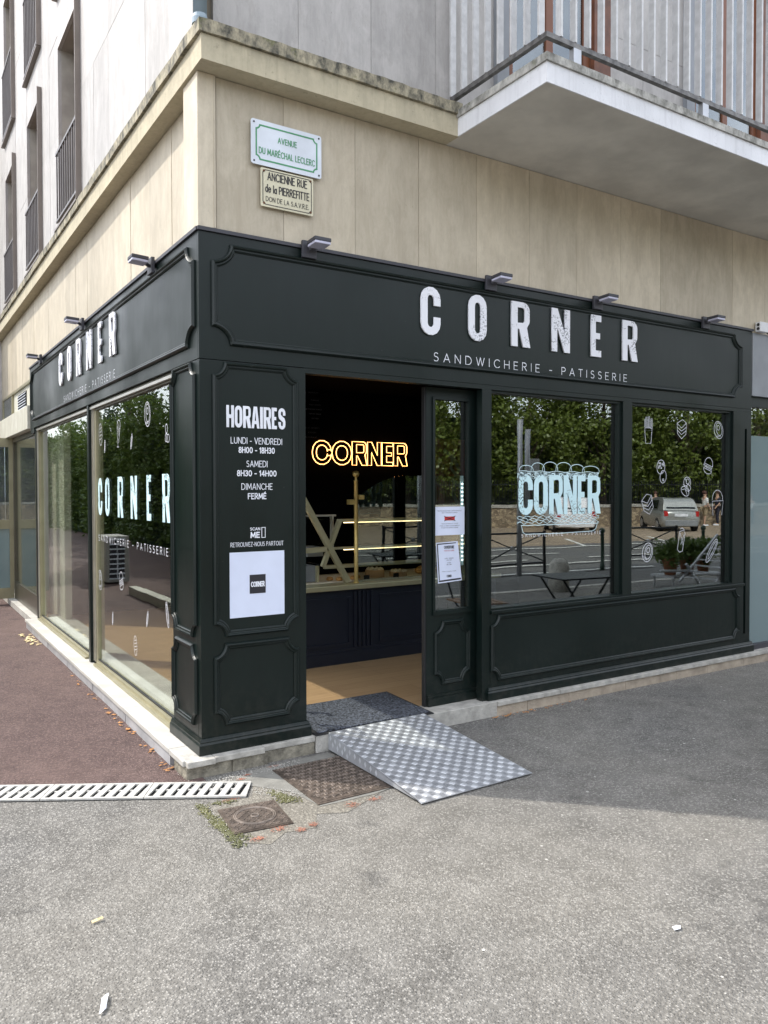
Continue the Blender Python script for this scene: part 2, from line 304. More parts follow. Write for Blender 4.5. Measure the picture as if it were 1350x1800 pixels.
def link(name, me, mat, parent=None):
    o = bpy.data.objects.new(name, me); C.objects.link(o)
    if mat is not None and not me.materials:
        for x in (mat if isinstance(mat, (list, tuple)) else [mat]): me.materials.append(x)
    if parent is not None:
        o.parent = parent; mm = Matrix.Identity(4); q = parent
        while q is not None: mm = q.matrix_basis @ mm if q.parent is None else (q.matrix_parent_inverse @ q.matrix_basis) @ mm; q = q.parent
        o.matrix_parent_inverse = mm.inverted()
    return o
class MB:
    def __init__(s, fr=WD): s.v = []; s.f = []; s.fr = fr; s.mi = []; s.cur = 0
    def add(s, vs, fs):
        b = len(s.v); s.v += [Vector(x) for x in vs]; s.f += [[b+i for i in f] for f in fs]; s.mi += [s.cur]*len(fs); return s
    def box(s, u0, u1, v0, v1, w0, w1, fr=None):
        fr = fr or s.fr
        P = [fr.p(u, v, w) for w in (w0, w1) for v in (v0, v1) for u in (u0, u1)]
        return s.add(P, [(0, 2, 3, 1), (4, 5, 7, 6), (0, 1, 5, 4), (2, 6, 7, 3), (0, 4, 6, 2), (1, 3, 7, 5)])
    def prism(s, loop, w0, w1, fr=None):
        fr = fr or s.fr; n = len(loop)
        P = [fr.p(u, v, w0) for u, v in loop]+[fr.p(u, v, w1) for u, v in loop]
        return s.add(P, [tuple(range(n-1, -1, -1)), tuple(range(n, 2*n))]+[(i, (i+1) % n, n+(i+1) % n, n+i) for i in range(n)])
    def tube(s, pts, r, seg=8, closed=False, cap=True):
        pts = [Vector(p) for p in pts]; n = len(pts); base = len(s.v); rr = r if isinstance(r, (list, tuple)) else [r]*n
        prev = None; rings = []
        for i, p in enumerate(pts):
            a = pts[(i-1) % n] if (closed or i > 0) else p; b = pts[(i+1) % n] if (closed or i < n-1) else p
            d = (b-a).normalized() if (b-a).length > 1e-9 else Vector((0, 0, 1))
            if prev is None: x = d.orthogonal().normalized()
            else:
                x = prev-d*prev.dot(d); x = x.normalized() if x.length > 1e-6 else d.orthogonal().normalized()
            prev = x; y = d.cross(x)
            rings.append([p+(x*math.cos(2*math.pi*k/seg)+y*math.sin(2*math.pi*k/seg))*rr[i] for k in range(seg)])
        vs = [q for rg in rings for q in rg]; fs = []
        for i in range(n if closed else n-1):
            j = (i+1) % n
            for k in range(seg): fs.append((i*seg+k, i*seg+(k+1) % seg, j*seg+(k+1) % seg, j*seg+k))
        if not closed and cap: fs += [tuple(range(seg-1, -1, -1)), tuple((n-1)*seg+k for k in range(seg))]
        return s.add(vs, fs)
    def lathe(s, c, prof, seg=14, axis=(0, 0, 1)):
        c = Vector(c); ax = Vector(axis).normalized(); x = ax.orthogonal().normalized(); y = ax.cross(x); n = len(prof)
        vs = [c+ax*h+(x*math.cos(2*math.pi*k/seg)+y*math.sin(2*math.pi*k/seg))*max(r, .0004) for r, h in prof for k in range(seg)]
        fs = [(i*seg+k, i*seg+(k+1) % seg, (i+1)*seg+(k+1) % seg, (i+1)*seg+k) for i in range(n-1) for k in range(seg)]
        fs += [tuple(range(seg-1, -1, -1)), tuple((n-1)*seg+k for k in range(seg))]
        return s.add(vs, fs)
    def ribbon(s, pts, wd, w, closed=False, fr=None, th=.0015):
        """flat painted stroke: thin raised band along 2D points"""
        fr = fr or s.fr; n = len(pts); L = []; 
        for i in range(n):
            a = pts[(i-1) % n] if (closed or i) else pts[i]; b = pts[(i+1) % n] if (closed or i < n-1) else pts[i]
            d = Vector((b[0]-a[0], b[1]-a[1])); d = d.normalized() if d.length > 1e-9 else Vector((1, 0)); nn = Vector((-d.y, d.x))*wd/2
            L.append(((pts[i][0]+nn.x, pts[i][1]+nn.y), (pts[i][0]-nn.x, pts[i][1]-nn.y)))
        vs = [fr.p(*q, w+th) for a in L for q in a]; fs = []
        for i in range(n if closed else n-1):
            j = (i+1) % n; fs.append((2*i, 2*i+1, 2*j+1, 2*j))
        return s.add(vs, fs)
    def mesh(s, name, smooth=False, bev=0):
        me = bpy.data.meshes.new(name); bm = bmesh.new(); vv = [bm.verts.new(v) for v in s.v]
        for f, mi in zip(s.f, s.mi):
            try: q = bm.faces.new([vv[i] for i in f]); q.material_index = mi; q.smooth = smooth
            except ValueError: pass
        bmesh.ops.recalc_face_normals(bm, faces=bm.faces)
        if bev:
            ed = [e for e in bm.edges if len(e.link_faces) == 2 and e.calc_face_angle(0) > .5]
            bmesh.ops.bevel(bm, geom=ed, offset=bev, segments=2, affect='EDGES', profile=.5)
        bm.to_mesh(me); bm.free(); return me
    def build(s, name, mat, parent=None, smooth=False, bev=0):
        return link(name, s.mesh(name, smooth, bev), mat, parent)
def tag(o, label=None, cat=None, group=None, kind=None):
    if label: o['label'] = label
    if cat: o['category'] = cat
    if group: o['group'] = group
    if kind: o['kind'] = kind
    return o
def thing(name, label, cat, loc=(0, 0, 0), group=None, rz=0):
    o = bpy.data.objects.new(name, None); C.objects.link(o); o.location = loc; o.rotation_euler = (0, 0, rz)
    o.matrix_basis = Matrix.Translation(loc) @ Matrix.Rotation(rz, 4, 'Z')
    return tag(o, label, cat, group)
def children(o): return [c for c in bpy.data.objects if c.parent == o]
def dup(root, loc=None, rz=None, label=None):
    def rec(o, par):
        c = o.copy(); C.objects.link(c); c.parent = par
        if par is not None: c.matrix_parent_inverse = o.matrix_parent_inverse.copy()
        for ch in children(o): rec(ch, c)
        return c
    c = rec(root, None)
    if loc is not None: c.location = loc
    if rz is not None: c.rotation_euler = (0, 0, rz)
    if label: c['label'] = label
    return c

def _a(cx, cy, rx, ry, a0, a1, n=8): return [(cx+rx*math.cos(R(a0+(a1-a0)*i/n)), cy+ry*math.sin(R(a0+(a1-a0)*i/n))) for i in range(n+1)]
SG = {  # monoline capitals: advance width, strokes (closed when first point repeats)
 'A': (.70, [[(0, 0), (.35, 1), (.70, 0)], [(.12, .34), (.58, .34)]]), 'B': (.56, [[(0, 0), (0, 1), (.30, 1)]+_a(.30, .76, .22, .24, 90, -90)+[(0, .52)], [(.30, .52)]+_a(.30, .26, .26, .26, 90, -90)+[(0, 0)]]),
 'C': (.68, [_a(.40, .5, .40, .5, 45, 315, 16)]), 'D': (.68, [[(0, 0), (0, 1), (.26, 1)]+_a(.26, .5, .42, .5, 90, -90, 12)+[(0, 0)]]),
 'E': (.48, [[(.48, 1), (0, 1), (0, 0), (.48, 0)], [(0, .53), (.42, .53)]]), 'F': (.46, [[(.46, 1), (0, 1), (0, 0)], [(0, .52), (.40, .52)]]),
 'G': (.74, [_a(.40, .5, .40, .5, 48, 360, 18)+[(.46, .5)]]), 'H': (.62, [[(0, 0), (0, 1)], [(.62, 0), (.62, 1)], [(0, .52), (.62, .52)]]), 'I': (0.0, [[(0, 0), (0, 1)]]),
 'J': (.34, [[(.34, 1), (.34, .22)]+_a(.12, .22, .22, .22, 0, -120, 6)]), 'L': (.44, [[(0, 1), (0, 0), (.44, 0)]]), 'M': (.80, [[(0, 0), (.06, 1), (.40, .22), (.74, 1), (.80, 0)]]),
 'N': (.64, [[(0, 0), (0, 1), (.64, 0), (.64, 1)]]), 'O': (.84, [_a(.42, .5, .42, .5, 90, 450, 24)]), 'P': (.52, [[(0, 0), (0, 1), (.26, 1)]+_a(.26, .74, .26, .26, 90, -90)+[(0, .48)]]),
 'Q': (.84, [_a(.42, .5, .42, .5, 90, 450, 24), [(.52, .24), (.84, -.06)]]), 'R': (.56, [[(0, 0), (0, 1), (.28, 1)]+_a(.28, .75, .24, .25, 90, -90)+[(0, .50)], [(.24, .50), (.56, 0)]]),
 'S': (.50, [_a(.26, .755, .22, .245, 40, 250, 10)[:-1]+_a(.24, .27, .25, .27, 80, -140, 12)]), 'T': (.56, [[(0, 1), (.56, 1)], [(.28, 1), (.28, 0)]]), 'U': (.60, [[(0, 1), (0, .30)]+_a(.30, .30, .30, .30, 180, 360, 10)+[(.60, 1)]]),
 'V': (.66, [[(0, 1), (.33, 0), (.66, 1)]]), 'W': (.96, [[(0, 1), (.24, 0), (.48, 1), (.72, 0), (.96, 1)]]), 'Y': (.60, [[(0, 1), (.30, .48), (.60, 1)], [(.30, .48), (.30, 0)]]), 'Z': (.54, [[(0, 1), (.54, 1), (0, 0), (.54, 0)]]),
 '0': (.56, [_a(.28, .5, .28, .5, 90, 450, 20)]), '1': (.22, [[(0, .78), (.2, 1), (.2, 0)]]), '3': (.48, [_a(.23, .76, .22, .24, 150, -80, 9)+[(.2, .52)]+_a(.22, .26, .26, .26, 85, -150, 10)]), '4': (.56, [[(.42, 0), (.42, 1), (0, .28), (.56, .28)]]),
 '8': (.50, [_a(.25, .76, .21, .24, 90, 450, 14), _a(.25, .26, .25, .26, 90, 450, 14)]), '-': (.32, [[(0, .42), (.32, .42)]]), '.': (.02, [[(0, 0), (.0, .07)]]), ' ': (.16, []),
 'd': (.46, [_a(.23, .32, .23, .32, 20, 340, 14), [(.46, 0), (.46, 1)]]), 'e': (.48, [[(0, .34), (.48, .34)]+_a(.24, .32, .24, .32, 5, 320, 14)]), 'l': (0, [[(0, 0), (0, 1)]]), 'a': (.44, [_a(.22, .30, .22, .30, 25, 335, 14), [(.44, 0), (.44, .62)]]),
}
SG['É'] = (.48, SG['E'][1]+[[(.16, 1.12), (.34, 1.28)]])
def text_mesh(s, cap_h, width=None, bold=0, spacing=1, depth=.001, align='LEFT', line=1.0):
    """lettering of flat monoline strokes: capitals cap_h tall, scaled to the given width; bold = stroke width / cap height"""
    st = .10 if bold <= 0 else .10+bold*2.6
    if bold < 0: st = .085
    gap = (.20+st*.45)*spacing if spacing <= 1.2 else .20*spacing*2.1
    x = 0; SX = []
    for ch in s:
        w_, strokes = SG.get(ch, (.5, [])); SX += [[(x+a, b) for a, b in k] for k in strokes]; x += w_+gap
    tot = x-gap; kx = cap_h if width is None else (width-st*cap_h)/max(tot, .01); hw_ = st*cap_h/2
    V = []; Fc = []
    S2 = []
    for k in SX:
        cur = [k[0]]
        for i in range(1, len(k)):
            cur.append(k[i])
            if i < len(k)-1:
                e1 = Vector((k[i][0]-k[i-1][0], k[i][1]-k[i-1][1])); e2 = Vector((k[i+1][0]-k[i][0], k[i+1][1]-k[i][1]))
                if e1.length > 1e-6 and e2.length > 1e-6 and e1.normalized().dot(e2.normalized()) < -.1: S2.append(cur); cur = [k[i]]
        S2.append(cur)
    SX = S2
    for si, k in enumerate(SX):
        P2 = [Vector((a*kx, hw_+b*(cap_h-2*hw_))) for a, b in k]; n = len(P2); closed = n > 3 and (P2[0]-P2[-1]).length < 1e-5
        if closed: P2 = P2[:-1]; n -= 1
        z = depth/2+(si % 7)*4e-5; b0 = len(V)
        for i in range(n):
            pa = P2[i-1] if (i or closed) else None; pc = P2[(i+1) % n] if (i < n-1 or closed) else None; p = P2[i]
            e1 = (p-pa).normalized() if pa is not None else None; e2 = (pc-p).normalized() if pc is not None else None
            q = p.copy()
            if e1 is None: nn = Vector((-e2.y, e2.x)); q = p-e2*hw_*.9
            elif e2 is None: nn = Vector((-e1.y, e1.x)); q = p+e1*hw_*.9
            else:
                n1 = Vector((-e1.y, e1.x)); n2 = Vector((-e2.y, e2.x)); nn = n1+n2; nn = nn/max(nn.dot(n1), .55) if nn.length > 1e-6 else n1
            V += [(q.x+nn.x*hw_, q.y+nn.y*hw_, z), (q.x-nn.x*hw_, q.y-nn.y*hw_, z)]
        for i in range(n if closed else n-1): j = (i+1) % n; Fc.append((b0+2*i, b0+2*i+1, b0+2*j+1, b0+2*j))
    off = -tot*kx/2 if align == 'CENTER' else hw_
    me = bpy.data.meshes.new('lettering'); me.from_pydata([(a+off, b, c) for a, b, c in V], [], Fc); return me
def put_text(name, s, fr, u, v, w, cap_h, mat, parent, width=None, bold=0, spacing=1, align='LEFT', depth=.001):
    me = text_mesh(s, cap_h, width, bold, spacing, depth, align); me.transform(fr.mat(u, v, w+depth/2)); return link(name, me, mat, parent)

def boxes(fr, L, name, mat, parent):
    """each box a part of its own; returns the first"""
    o = None
    for a in L:
        q = MB(fr).box(*a).build(name, mat, parent); o = o or q
    return o
# heavy condensed letters (outlines, unit height)
def arc(cx, cy, r, a0, a1, n=7, ry=None):
    ry = ry or r
    return [(cx+r*math.cos(R(a0+(a1-a0)*i/n)), cy+ry*math.sin(R(a0+(a1-a0)*i/n))) for i in range(n+1)]
def glyph(ch, w=.5, t=.165):
    r = w/2; q = r-t
    if ch == 'C':
        return [[(w, .62)]+arc(r, 1-r, r, 0, 180)+arc(r, r, r, 180, 360)+[(w, .38), (w-t, .38)]+arc(r, r, q, 360, 180)+arc(r, 1-r, q, 180, 0)+[(w-t, .62)]]
    if ch == 'O': return [arc(r, 1-r, r, 0, 180)+arc(r, r, r, 180, 360), arc(r, 1-r, q, 0, 180)+arc(r, r, q, 180, 360)]
    if ch == 'R':
        return [[(0, 0), (t, 0), (t, .40), (t+.045, .40), (w-t-.01, 0), (w+.02, 0), (w-.075, .44)]+arc(w-.14, .60, .14, -45, 0, 3)+arc(w-.18, .82, .18, 0, 90)+[(0, 1)],
                [(t, .53), (t, .88)]+arc(w-.19, .82, .06, 90, 0, 3)+arc(w-.19, .60, .06, 0, -90, 3)]
    if ch == 'N': return [[(0, 0), (t*.95, 0), (t*.95, .56), (w-t, 0), (w, 0), (w, 1), (w-t*.95, 1), (w-t*.95, .44), (t, 1), (0, 1)]]
    if ch == 'E': return [[(0, 0), (w*.84, 0), (w*.84, .15), (t, .15), (t, .43), (w*.74, .43), (w*.74, .57), (t, .57), (t, .85), (w*.84, .85), (w*.84, 1), (0, 1)]]
    if ch == 'H': return [[(0, 0), (t, 0), (t, .42), (w-t, .42), (w-t, 0), (w, 0), (w, 1), (w-t, 1), (w-t, .58), (t, .58), (t, 1), (0, 1)]]
    if ch == 'I': return [[(0, 0), (t, 0), (t, 1), (0, 1)]]
    if ch == 'A': return [[(0, 0), (t, 0), (t+.03, .2), (w-t-.03, .2), (w-t, 0), (w, 0), (w*.70, 1), (w*.30, 1)], [(t+.05, .34), (w/2, .84), (w-t-.05, .34)]]
    if ch == 'S':
        return [[(w, .66)]+arc(r, 1-r*.9, r, 0, 180, 7, r*.9)+[(0, .62), (.06, .50), (w-t, .34)]+arc(r, r*.9, q, 0, -180, 5, q)[0:]+[(t, .34), (0, .34)]+arc(r, r*.9, r, 180, 360, 7, r*.9)+[(w, .38), (w-.06, .52), (t, .68)]+arc(r, 1-r*.9, q, 180, 0, 5, q)+[(w-t, .66)]]
GW = dict(C=.5, O=.5, R=.5, N=.55, E=.44, H=.5, I=.165, A=.56, S=.5)
def loops_mesh(loops, depth, bev=0):
    cu = bpy.data.curves.new('g', 'CURVE'); cu.dimensions = '2D'; cu.fill_mode = 'BOTH'; cu.extrude = depth/2; cu.bevel_depth = bev
    for lp in loops:
        sp = cu.splines.new('POLY'); sp.points.add(len(lp)-1); sp.use_cyclic_u = True
        for i, (x, y) in enumerate(lp): sp.points[i].co = (x, y, 0, 1)
    o = bpy.data.objects.new('g', cu); C.objects.link(o); dg = bpy.context.evaluated_depsgraph_get()
    me = bpy.data.meshes.new_from_object(o.evaluated_get(dg)); bpy.data.objects.remove(o); bpy.data.curves.remove(cu); me.materials.clear(); return me
def heavy(ch, fr, u, v, w, width, h, depth, mat, parent, name='letter'):
    gw = GW[ch]; lp = [[(x/gw*width, y*h) for x, y in l] for l in glyph(ch, gw)]
    me = loops_mesh(lp, depth, .0006); me.transform(fr.mat(u, v, w+depth/2)); return link(name, me, mat, parent)

# concave-cornered panel moulding
def inset(path, d):
    n = len(path); out = []
    for i in range(n):
        a, b, c = Vector(path[i-1]), Vector(path[i]), Vector(path[(i+1) % n])
        e1 = (b-a).normalized(); e2 = (c-b).normalized(); n1 = Vector((-e1.y, e1.x)); n2 = Vector((-e2.y, e2.x))
        m = n1+n2; m = m/max(m.dot(n1), .45) if m.length > 1e-6 else n1
        out.append((b.x+m.x*d, b.y+m.y*d))
    return out
def scoop(u0, u1, v0, v1, r, ry=None):
    ry = ry or r; a = 8
    A = lambda cx, cy, a0, a1: [(cx+r*math.cos(R(a0+(a1-a0)*i/a)), cy+ry*math.sin(R(a0+(a1-a0)*i/a))) for i in range(a+1)]
    # CCW outer outline with concave quarter circles
    return A(u0, v0, 90, 0)+A(u1, v0, 180, 90)+A(u1, v1, 270, 180)+A(u0, v1, 360, 270)
def moulding(fr, u0, u1, v0, v1, r, w, parent, mat, wd=.034, ht=.02, ry=None):
    path = scoop(u0, u1, v0, v1, r, ry); mb = MB(fr); rows = []
    prof = [(0, 0), (0, .45), (.12, .75), (.26, 1), (.42, .92), (.52, .6), (.62, .52), (.78, .52), (.9, .3), (1, .22), (1, 0)]
    n = len(path); V = []
    for d, h in prof:
        q = inset(path, d*wd); V += [fr.p(x, y, w+h*ht) for x, y in q]
    Fc = [(k*n+i, k*n+(i+1) % n, (k+1)*n+(i+1) % n, (k+1)*n+i) for k in range(len(prof)-1) for i in range(n)]
    mb.add(V, Fc); o = mb.build('moulding', mat, parent); return o

# ------------------------------------------------------------------ GROUND
G = .04
def sheet(name, pts, z, mat, kind='structure', th=None):
    me = bpy.data.meshes.new(name); me.from_pydata([(x, y, z if not callable(z) else z(x, y)) for x, y in pts], [], [tuple(range(len(pts)))])
    o = link(name, me, mat); 
    if kind: o['kind'] = kind
    return o
sheet('ground', [(-260, -260), (260, -260), (260, 260), (-260, 260)], -.30, M['sandy'])
sheet('pavement', [(-30, -6.2), (60, -2.0), (60, 3), (5.2, -.055), (-.0, .0), (-2.6, 1.2), (-30, 16)], G, M['asph'])
sheet('pavement_far_left', [(-30, -30), (-8, -30), (-4, -7.0), (-30, -6.205)], G-.002, M['asph'])
# red path along the left face
sheet('red_path', [(-.02, -.175), (-.02, 30), (-4.6, 30), (-4.6, 2.5), (-3.0, 1.56)], G+.004, M['asphred'])
DL0 = Vector((-2.9, 1.42)); DL1 = Vector((.118, -.36))
# road, bays, far pavement
mb = MB(); 
mb.add([(-30, -6.3, -.06), (60, -2.1, -.06), (70, -11, -.2), (-30, -16.5, -.2)], [(0, 3, 2, 1)]); r_ = mb.build('road', M['road']); r_['kind'] = 'structure'
mb = MB(); mb.add([(-30, -16.5, -.196), (70, -11, -.196), (80, -60, -.196), (-30, -60, -.196)], [(0, 3, 2, 1)]); r_ = mb.build('parking_bays', M['sandy']); r_['kind'] = 'structure'
mb = MB(); d = Vector((90, 4.2, 0)).normalized(); 
for i in range(60):
    x = -12+i*1.0
    a = Vector((x, -6.2+(x+30)*4.2/90-.02, 0)); b = a+d*.99; nrm = Vector((d.y, -d.x, 0))*.15
    mb.add([Vector((*q.xy, z)) for z in (-.1, G+.005) for q in (a, b, b+nrm, a+nrm)], [(0, 1, 2, 3), (4, 5, 6, 7), (0, 1, 5, 4), (1, 2, 6, 5), (2, 3, 7, 6), (3, 0, 4, 7)])
k_ = mb.build('kerb_stones', M['coping']); k_['kind'] = 'structure'
def road_z(y): return -.06-.14*min(1, max(0, (-y-5)/8.5))
mb = MB(); dl = Vector((1, .09, 0)).normalized(); nl = Vector((-dl.y, dl.x, 0))
for (x, y, L, wd) in [(6.5, -7.45, 6, .12), (8.5, -8.75, 5.5, .12), (15.2, -8.2, 7, .12), (7.5, -10.1, 4, .12), (13.3, -9.5, 4, .12), (18, -9.1, 5, .12), (9, -11.6, 5, .12), (16, -11.0, 5, .12), (23, -10.4, 8, .12), (6, -13.7, 40, .14)]:
    a = Vector((x, y, 0)); P4 = [a, a+dl*L, a+dl*L+nl*wd, a+nl*wd]; mb.add([(q.x, q.y, road_z(q.y)+.03) for q in P4], [(0, 1, 2, 3)])
o_ = mb.build('road_markings', M['line']); o_['kind'] = 'structure'
mb = MB(); fb = Vector((.59, -.80, 0)); sb = Vector((.8, .59, 0))
for i in range(9):
    a = Vector((10.4+i*3.3, -15.0+i*.95, 0)); P4 = [a, a+fb*3.6, a+fb*3.6+sb*.12, a+sb*.12]; mb.add([(q.x, q.y, -.188) for q in P4], [(0, 1, 2, 3)])
o_ = mb.build('bay_markings', M['line']); o_['kind'] = 'structure'

# repair patch, cement surrounds, spray marks
sheet('repair_patch', [(-.16, -.40), (.10, -.44), (.165, -.30), (.05, -.19), (.30, -.09), (.74, -.09), (.74, -.70), (.60, -.77), (.40, -.86), (.27, -.80), (.20, -.93), (.06, -.90), (-.04, -.97), (-.155, -.88)], G+.0018, M['concr'])
sheet('cement_surround', [(.165, -.33), (.07, -.20), (.25, -.11), (.72, -.07), (.745, -.72), (.62, -.745), (.325, -.735), (.29, -.50)], G+.0036, M['conc'])
random.seed(3)
mb = MB()
def blot(cx, cy, rx, ry, n=110, s=.0052):
    for _ in range(n):
        a = random.random()*6.28; q = math.sqrt(random.random()); x = cx+rx*q*math.cos(a); y = cy+ry*q*math.sin(a); k = s*(1.15-q)*random.uniform(.5, 1.2)
        ph = random.random()*6; mb.add([(x+k*math.cos(ph+j*1.05)*random.uniform(.6, 1.2), y+k*math.sin(ph+j*1.05)*random.uniform(.6, 1.2), G+.0052+len(mb.f)*2e-6) for j in range(6)], [tuple(range(6))])
for c in [(.37, -.115, .05, .02), (.14, -.20, .03, .02), (.19, -.16, .03, .015), (.46, -.80, .05, .05), (.59, -.80, .05, .03), (-.01, -.43, .06, .02), (-.07, -.90, .05, .03), (.05, -.86, .06, .035), (.13, -.92, .03, .03), (.2, -.90, .03, .03)]: blot(*c)
o_ = mb.build('orange_spray_marks', M['orangespray']); tag(o_, kind='stuff', label='orange utility spray marks around the access covers')

# drain grating: segments lifted out one by one
ax = (DL1-DL0).normalized(); nn = Vector((-ax.y, ax.x)); DF = Fr((DL0.x, DL0.y, G+.009), (ax.x, ax.y, 0), (nn.x, nn.y, 0), (0, 0, 1))
Ltot = (DL1-DL0).length; seg = Ltot/7; HW = .098
gr = thing('drain_channel', 'pale slotted drain channel crossing from red path to the access covers', 'drain', (DL1.x, DL1.y, G))
MB(DF).box(0, Ltot, -HW+.004, HW-.004, -.02, -.0085).build('channel_bed', M['void'], gr)
g0 = None
for i in range(7):
    mb = MB(DF); u0, u1 = i*seg+.002, (i+1)*seg-.002; z0, z1 = -.004, .004
    mb.box(u0, u1, -HW, -HW+.018, z0, z1); mb.box(u0, u1, HW-.018, HW, z0, z1); mb.box(u0, u0+.008, -HW+.018, HW-.018, z0, z1); mb.box(u1-.008, u1, -HW+.018, HW-.018, z0, z1)
    n = 9; p = (u1-u0-.016)/n
    mb.prism([(u0+.008, -HW+.018), (u0+.0115, -HW+.018), (u0+.0315, HW-.018), (u0+.008, HW-.018)], z0, z1-.0003); mb.prism([(u1-.0315, -HW+.018), (u1-.008, -HW+.018), (u1-.008, HW-.018), (u1-.0115, HW-.018)], z0, z1-.0003)
    for k in range(n):
        a = u0+.008+k*p; 
        if k: mb.prism([(a-.024, -HW+.018), (a+.008, -HW+.018), (a+.028, HW-.018), (a-.004, HW-.018)], z0, z1)
        if k: mb.box(a-.028, a-.002, -.006, .006, z0, z1-.0006)
    mb.build('grating', M['grate'], gr, bev=0)

# access covers
cv = thing('access_cover', 'large rusty rectangular cast iron cover half under the metal ramp', 'cover', (.52, -.45, G))
CF = Fr((.345, -.185, G+.007), (1, 0, 0), (-.014, -1, 0), (0, 0, 1))
MB(CF).box(-.015, .40, -.012, .535, -.003, .001).build('frame', M['iron'], cv)
mb = MB(CF).box(0, .385, 0, .52, .0005, .003); mb.build('plate', M['iron'], cv)
mb = MB()
for i in range(9):
    for j in range(12):
        u = .022+i*.043+(.0215 if j % 2 else 0); v = .022+j*.043
        if u > .37: continue
        pts = [CF.p(u+.019*math.cos(R(a)), v+.019*math.sin(R(a)), .004) for a in range(200, 341, 28)]
        mb.tube(pts, .0038, 5); mb.tube([CF.p(u, v-.014, .004), CF.p(u, v+.012, .004)], .003, 5)
o_ = mb.build('ridge_pattern', M['iron2'], cv); o_['kind'] = 'stuff'
cv2 = thing('access_cover', 'small square cast iron cover with a round ring beside the drain end', 'cover', (.04, -.66, G))
a_ = R(-7); CF2 = Fr((-.10, -.525, G+.006), (math.cos(a_), math.sin(a_), 0), (math.sin(a_)*1, -math.cos(a_), 0), (0, 0, 1))
MB(CF2).box(-.008, .268, -.008, .283, -.003, .002).build('frame', M['iron'], cv2)
mb = MB(CF2).box(0, .26, 0, .275, .001, .0045); mb.build('plate', M['iron'], cv2)
c0 = CF2.p(.13, .137, .006); mb = MB()
for rr in (.095, .087): mb.tube([c0+Vector((rr*math.cos(2*math.pi*i/32), rr*math.sin(2*math.pi*i/32), 0)) for i in range(32)], .0028, 5, closed=True)
mb.tube([c0+Vector((.018*math.cos(2*math.pi*i/12), .018*math.sin(2*math.pi*i/12), 0)) for i in range(12)], .0035, 5, closed=True)
mb.build('ring', M['iron3'], cv2); mb = MB()
for i in range(13):
    for j in range(13):
        u, v = .015+i*.0192, .018+j*.02
        rr = math.hypot(u-.13, v-.137)
        if .078 < rr < .102 or rr < .026: continue
        s_ = .007; q = 1 if (i+j) % 2 else -1; mb.tube([CF2.p(u-s_, v-s_*q, .0055), CF2.p(u+s_, v+s_*q, .0055)], .0024, 4)
o_ = mb.build('stud_pattern', M['iron2'], cv2); o_['kind'] = 'stuff'

# moss and gravel in the joint
def scatter(name, regions, mat, size, kind='stuff', label=None, z=G+.005, h=.006, seed=1, sides=5):
    rnd = random.Random(seed); V = []; Fc = []
    for (x0, y0, x1, y1, wd, n) in regions:
        for _ in range(n):
            t = rnd.random(); x = x0+(x1-x0)*t+rnd.gauss(0, wd); y = y0+(y1-y0)*t+rnd.gauss(0, wd); k = size*rnd.uniform(.4, 1.3); a = rnd.random()*6.28; hh = h*rnd.uniform(.3, 1)
            b = len(V); tilt = rnd.uniform(-.6, .6)
            for j in range(sides): an = a+j*2*math.pi/sides; V.append((x+k*math.cos(an), y+k*math.sin(an), z+hh*.2))
            V.append((x, y, z+hh)); Fc += [(b+j, b+(j+1) % sides, b+sides) for j in range(sides)]
    me = bpy.data.meshes.new(name); me.from_pydata(V, [], Fc); o = link(name, me, mat); tag(o, label, kind=kind); return o
scatter('moss', [(-.16, -.41, -.16, -.93, .012, 520), (-.16, -.62, -.12, -.86, .02, 260), (.20, -.44, .26, -.62, .015, 200), (-.10, -.43, .0, -.45, .012, 80), (.22, -.50, .2, -.60, .012, 120)], M['moss'], .0055, label='yellow green moss along the joint beside the small cover')
scatter('grit', [(-.155, -.40, -.155, -.9, .02, 160), (.0, -.16, .5, -.12, .025, 420), (.15, -.40, .30, -.55, .03, 260), (-.07, -.16, .10, -.22, .03, 200), (5, -.09, .9, -.09, .012, 200), (-.1, -.1, -.1, 3, .02, 260)], M['coping'], .0032, label='loose pale grit at the foot of the plinth', seed=5, h=.004)

# ------------------------------------------------------------------ APARTMENT BUILDING
bd = thing('apartment_building', 'travertine clad apartment block above the dark green corner shop', 'building', (7, 7, 0))
BH = 13.0
mb = MB(); mb.box(.11, 15, .065, 14, 2.62, BH); mb.build('wall_core', M['joint'], bd)
# low part: behind shop neighbours
MB().box(5.0, 5.15, .12, 9, 0, 2.62).build('party_wall', M['joint'], bd)
MB().box(6.9, 15, .10, 9, 0, 2.62).build('street_wall', M['joint'], bd)
# travertine panels share unit meshes
pm = {}
def panel(fr, u0, u1, v0, v1, w, mat, th=.03, name='stone_panel'):
    du, dv = round(u1-u0-.0026, 4), round(v1-v0-.0026, 4); key = (du, dv, mat.name, id(fr))
    if key not in pm:
        m_ = MB(Fr(U=fr.U, V=fr.V, N=fr.N)); m_.box(0, du, 0, dv, -th, 0); pm[key] = m_.mesh('stone_panel'); pm[key].materials.append(mat)
    o = bpy.data.objects.new(name, pm[key]); C.objects.link(o); o.parent = bd; o.matrix_parent_inverse = bd.matrix_basis.inverted()
    o.location = fr.p(u0+.0013, v0+.0013, w+random.uniform(-.0015, .0015)); return o
J = [.105, .50, .966, 1.427, 1.891, 2.356, 2.82, 3.285, 3.748, 4.218, 4.684, 5.158]+[5.158+.465*i for i in range(1, 21)]
for a, b in zip(J[:-1], J[1:]): panel(RF, a, b, 2.60, 3.753, -.012, M['trav'])
MB().box(-.001, .10, -.001, .226, 2.946, 3.754).build('corner_block', M['trav'], bd, bev=.004)
MB(RF).box(.086, .098, 2.95, 3.75, 0, .004).build('corner_bead', M['trav'], bd)
JL = [.226]+[.226+.466*i for i in range(1, 34)]
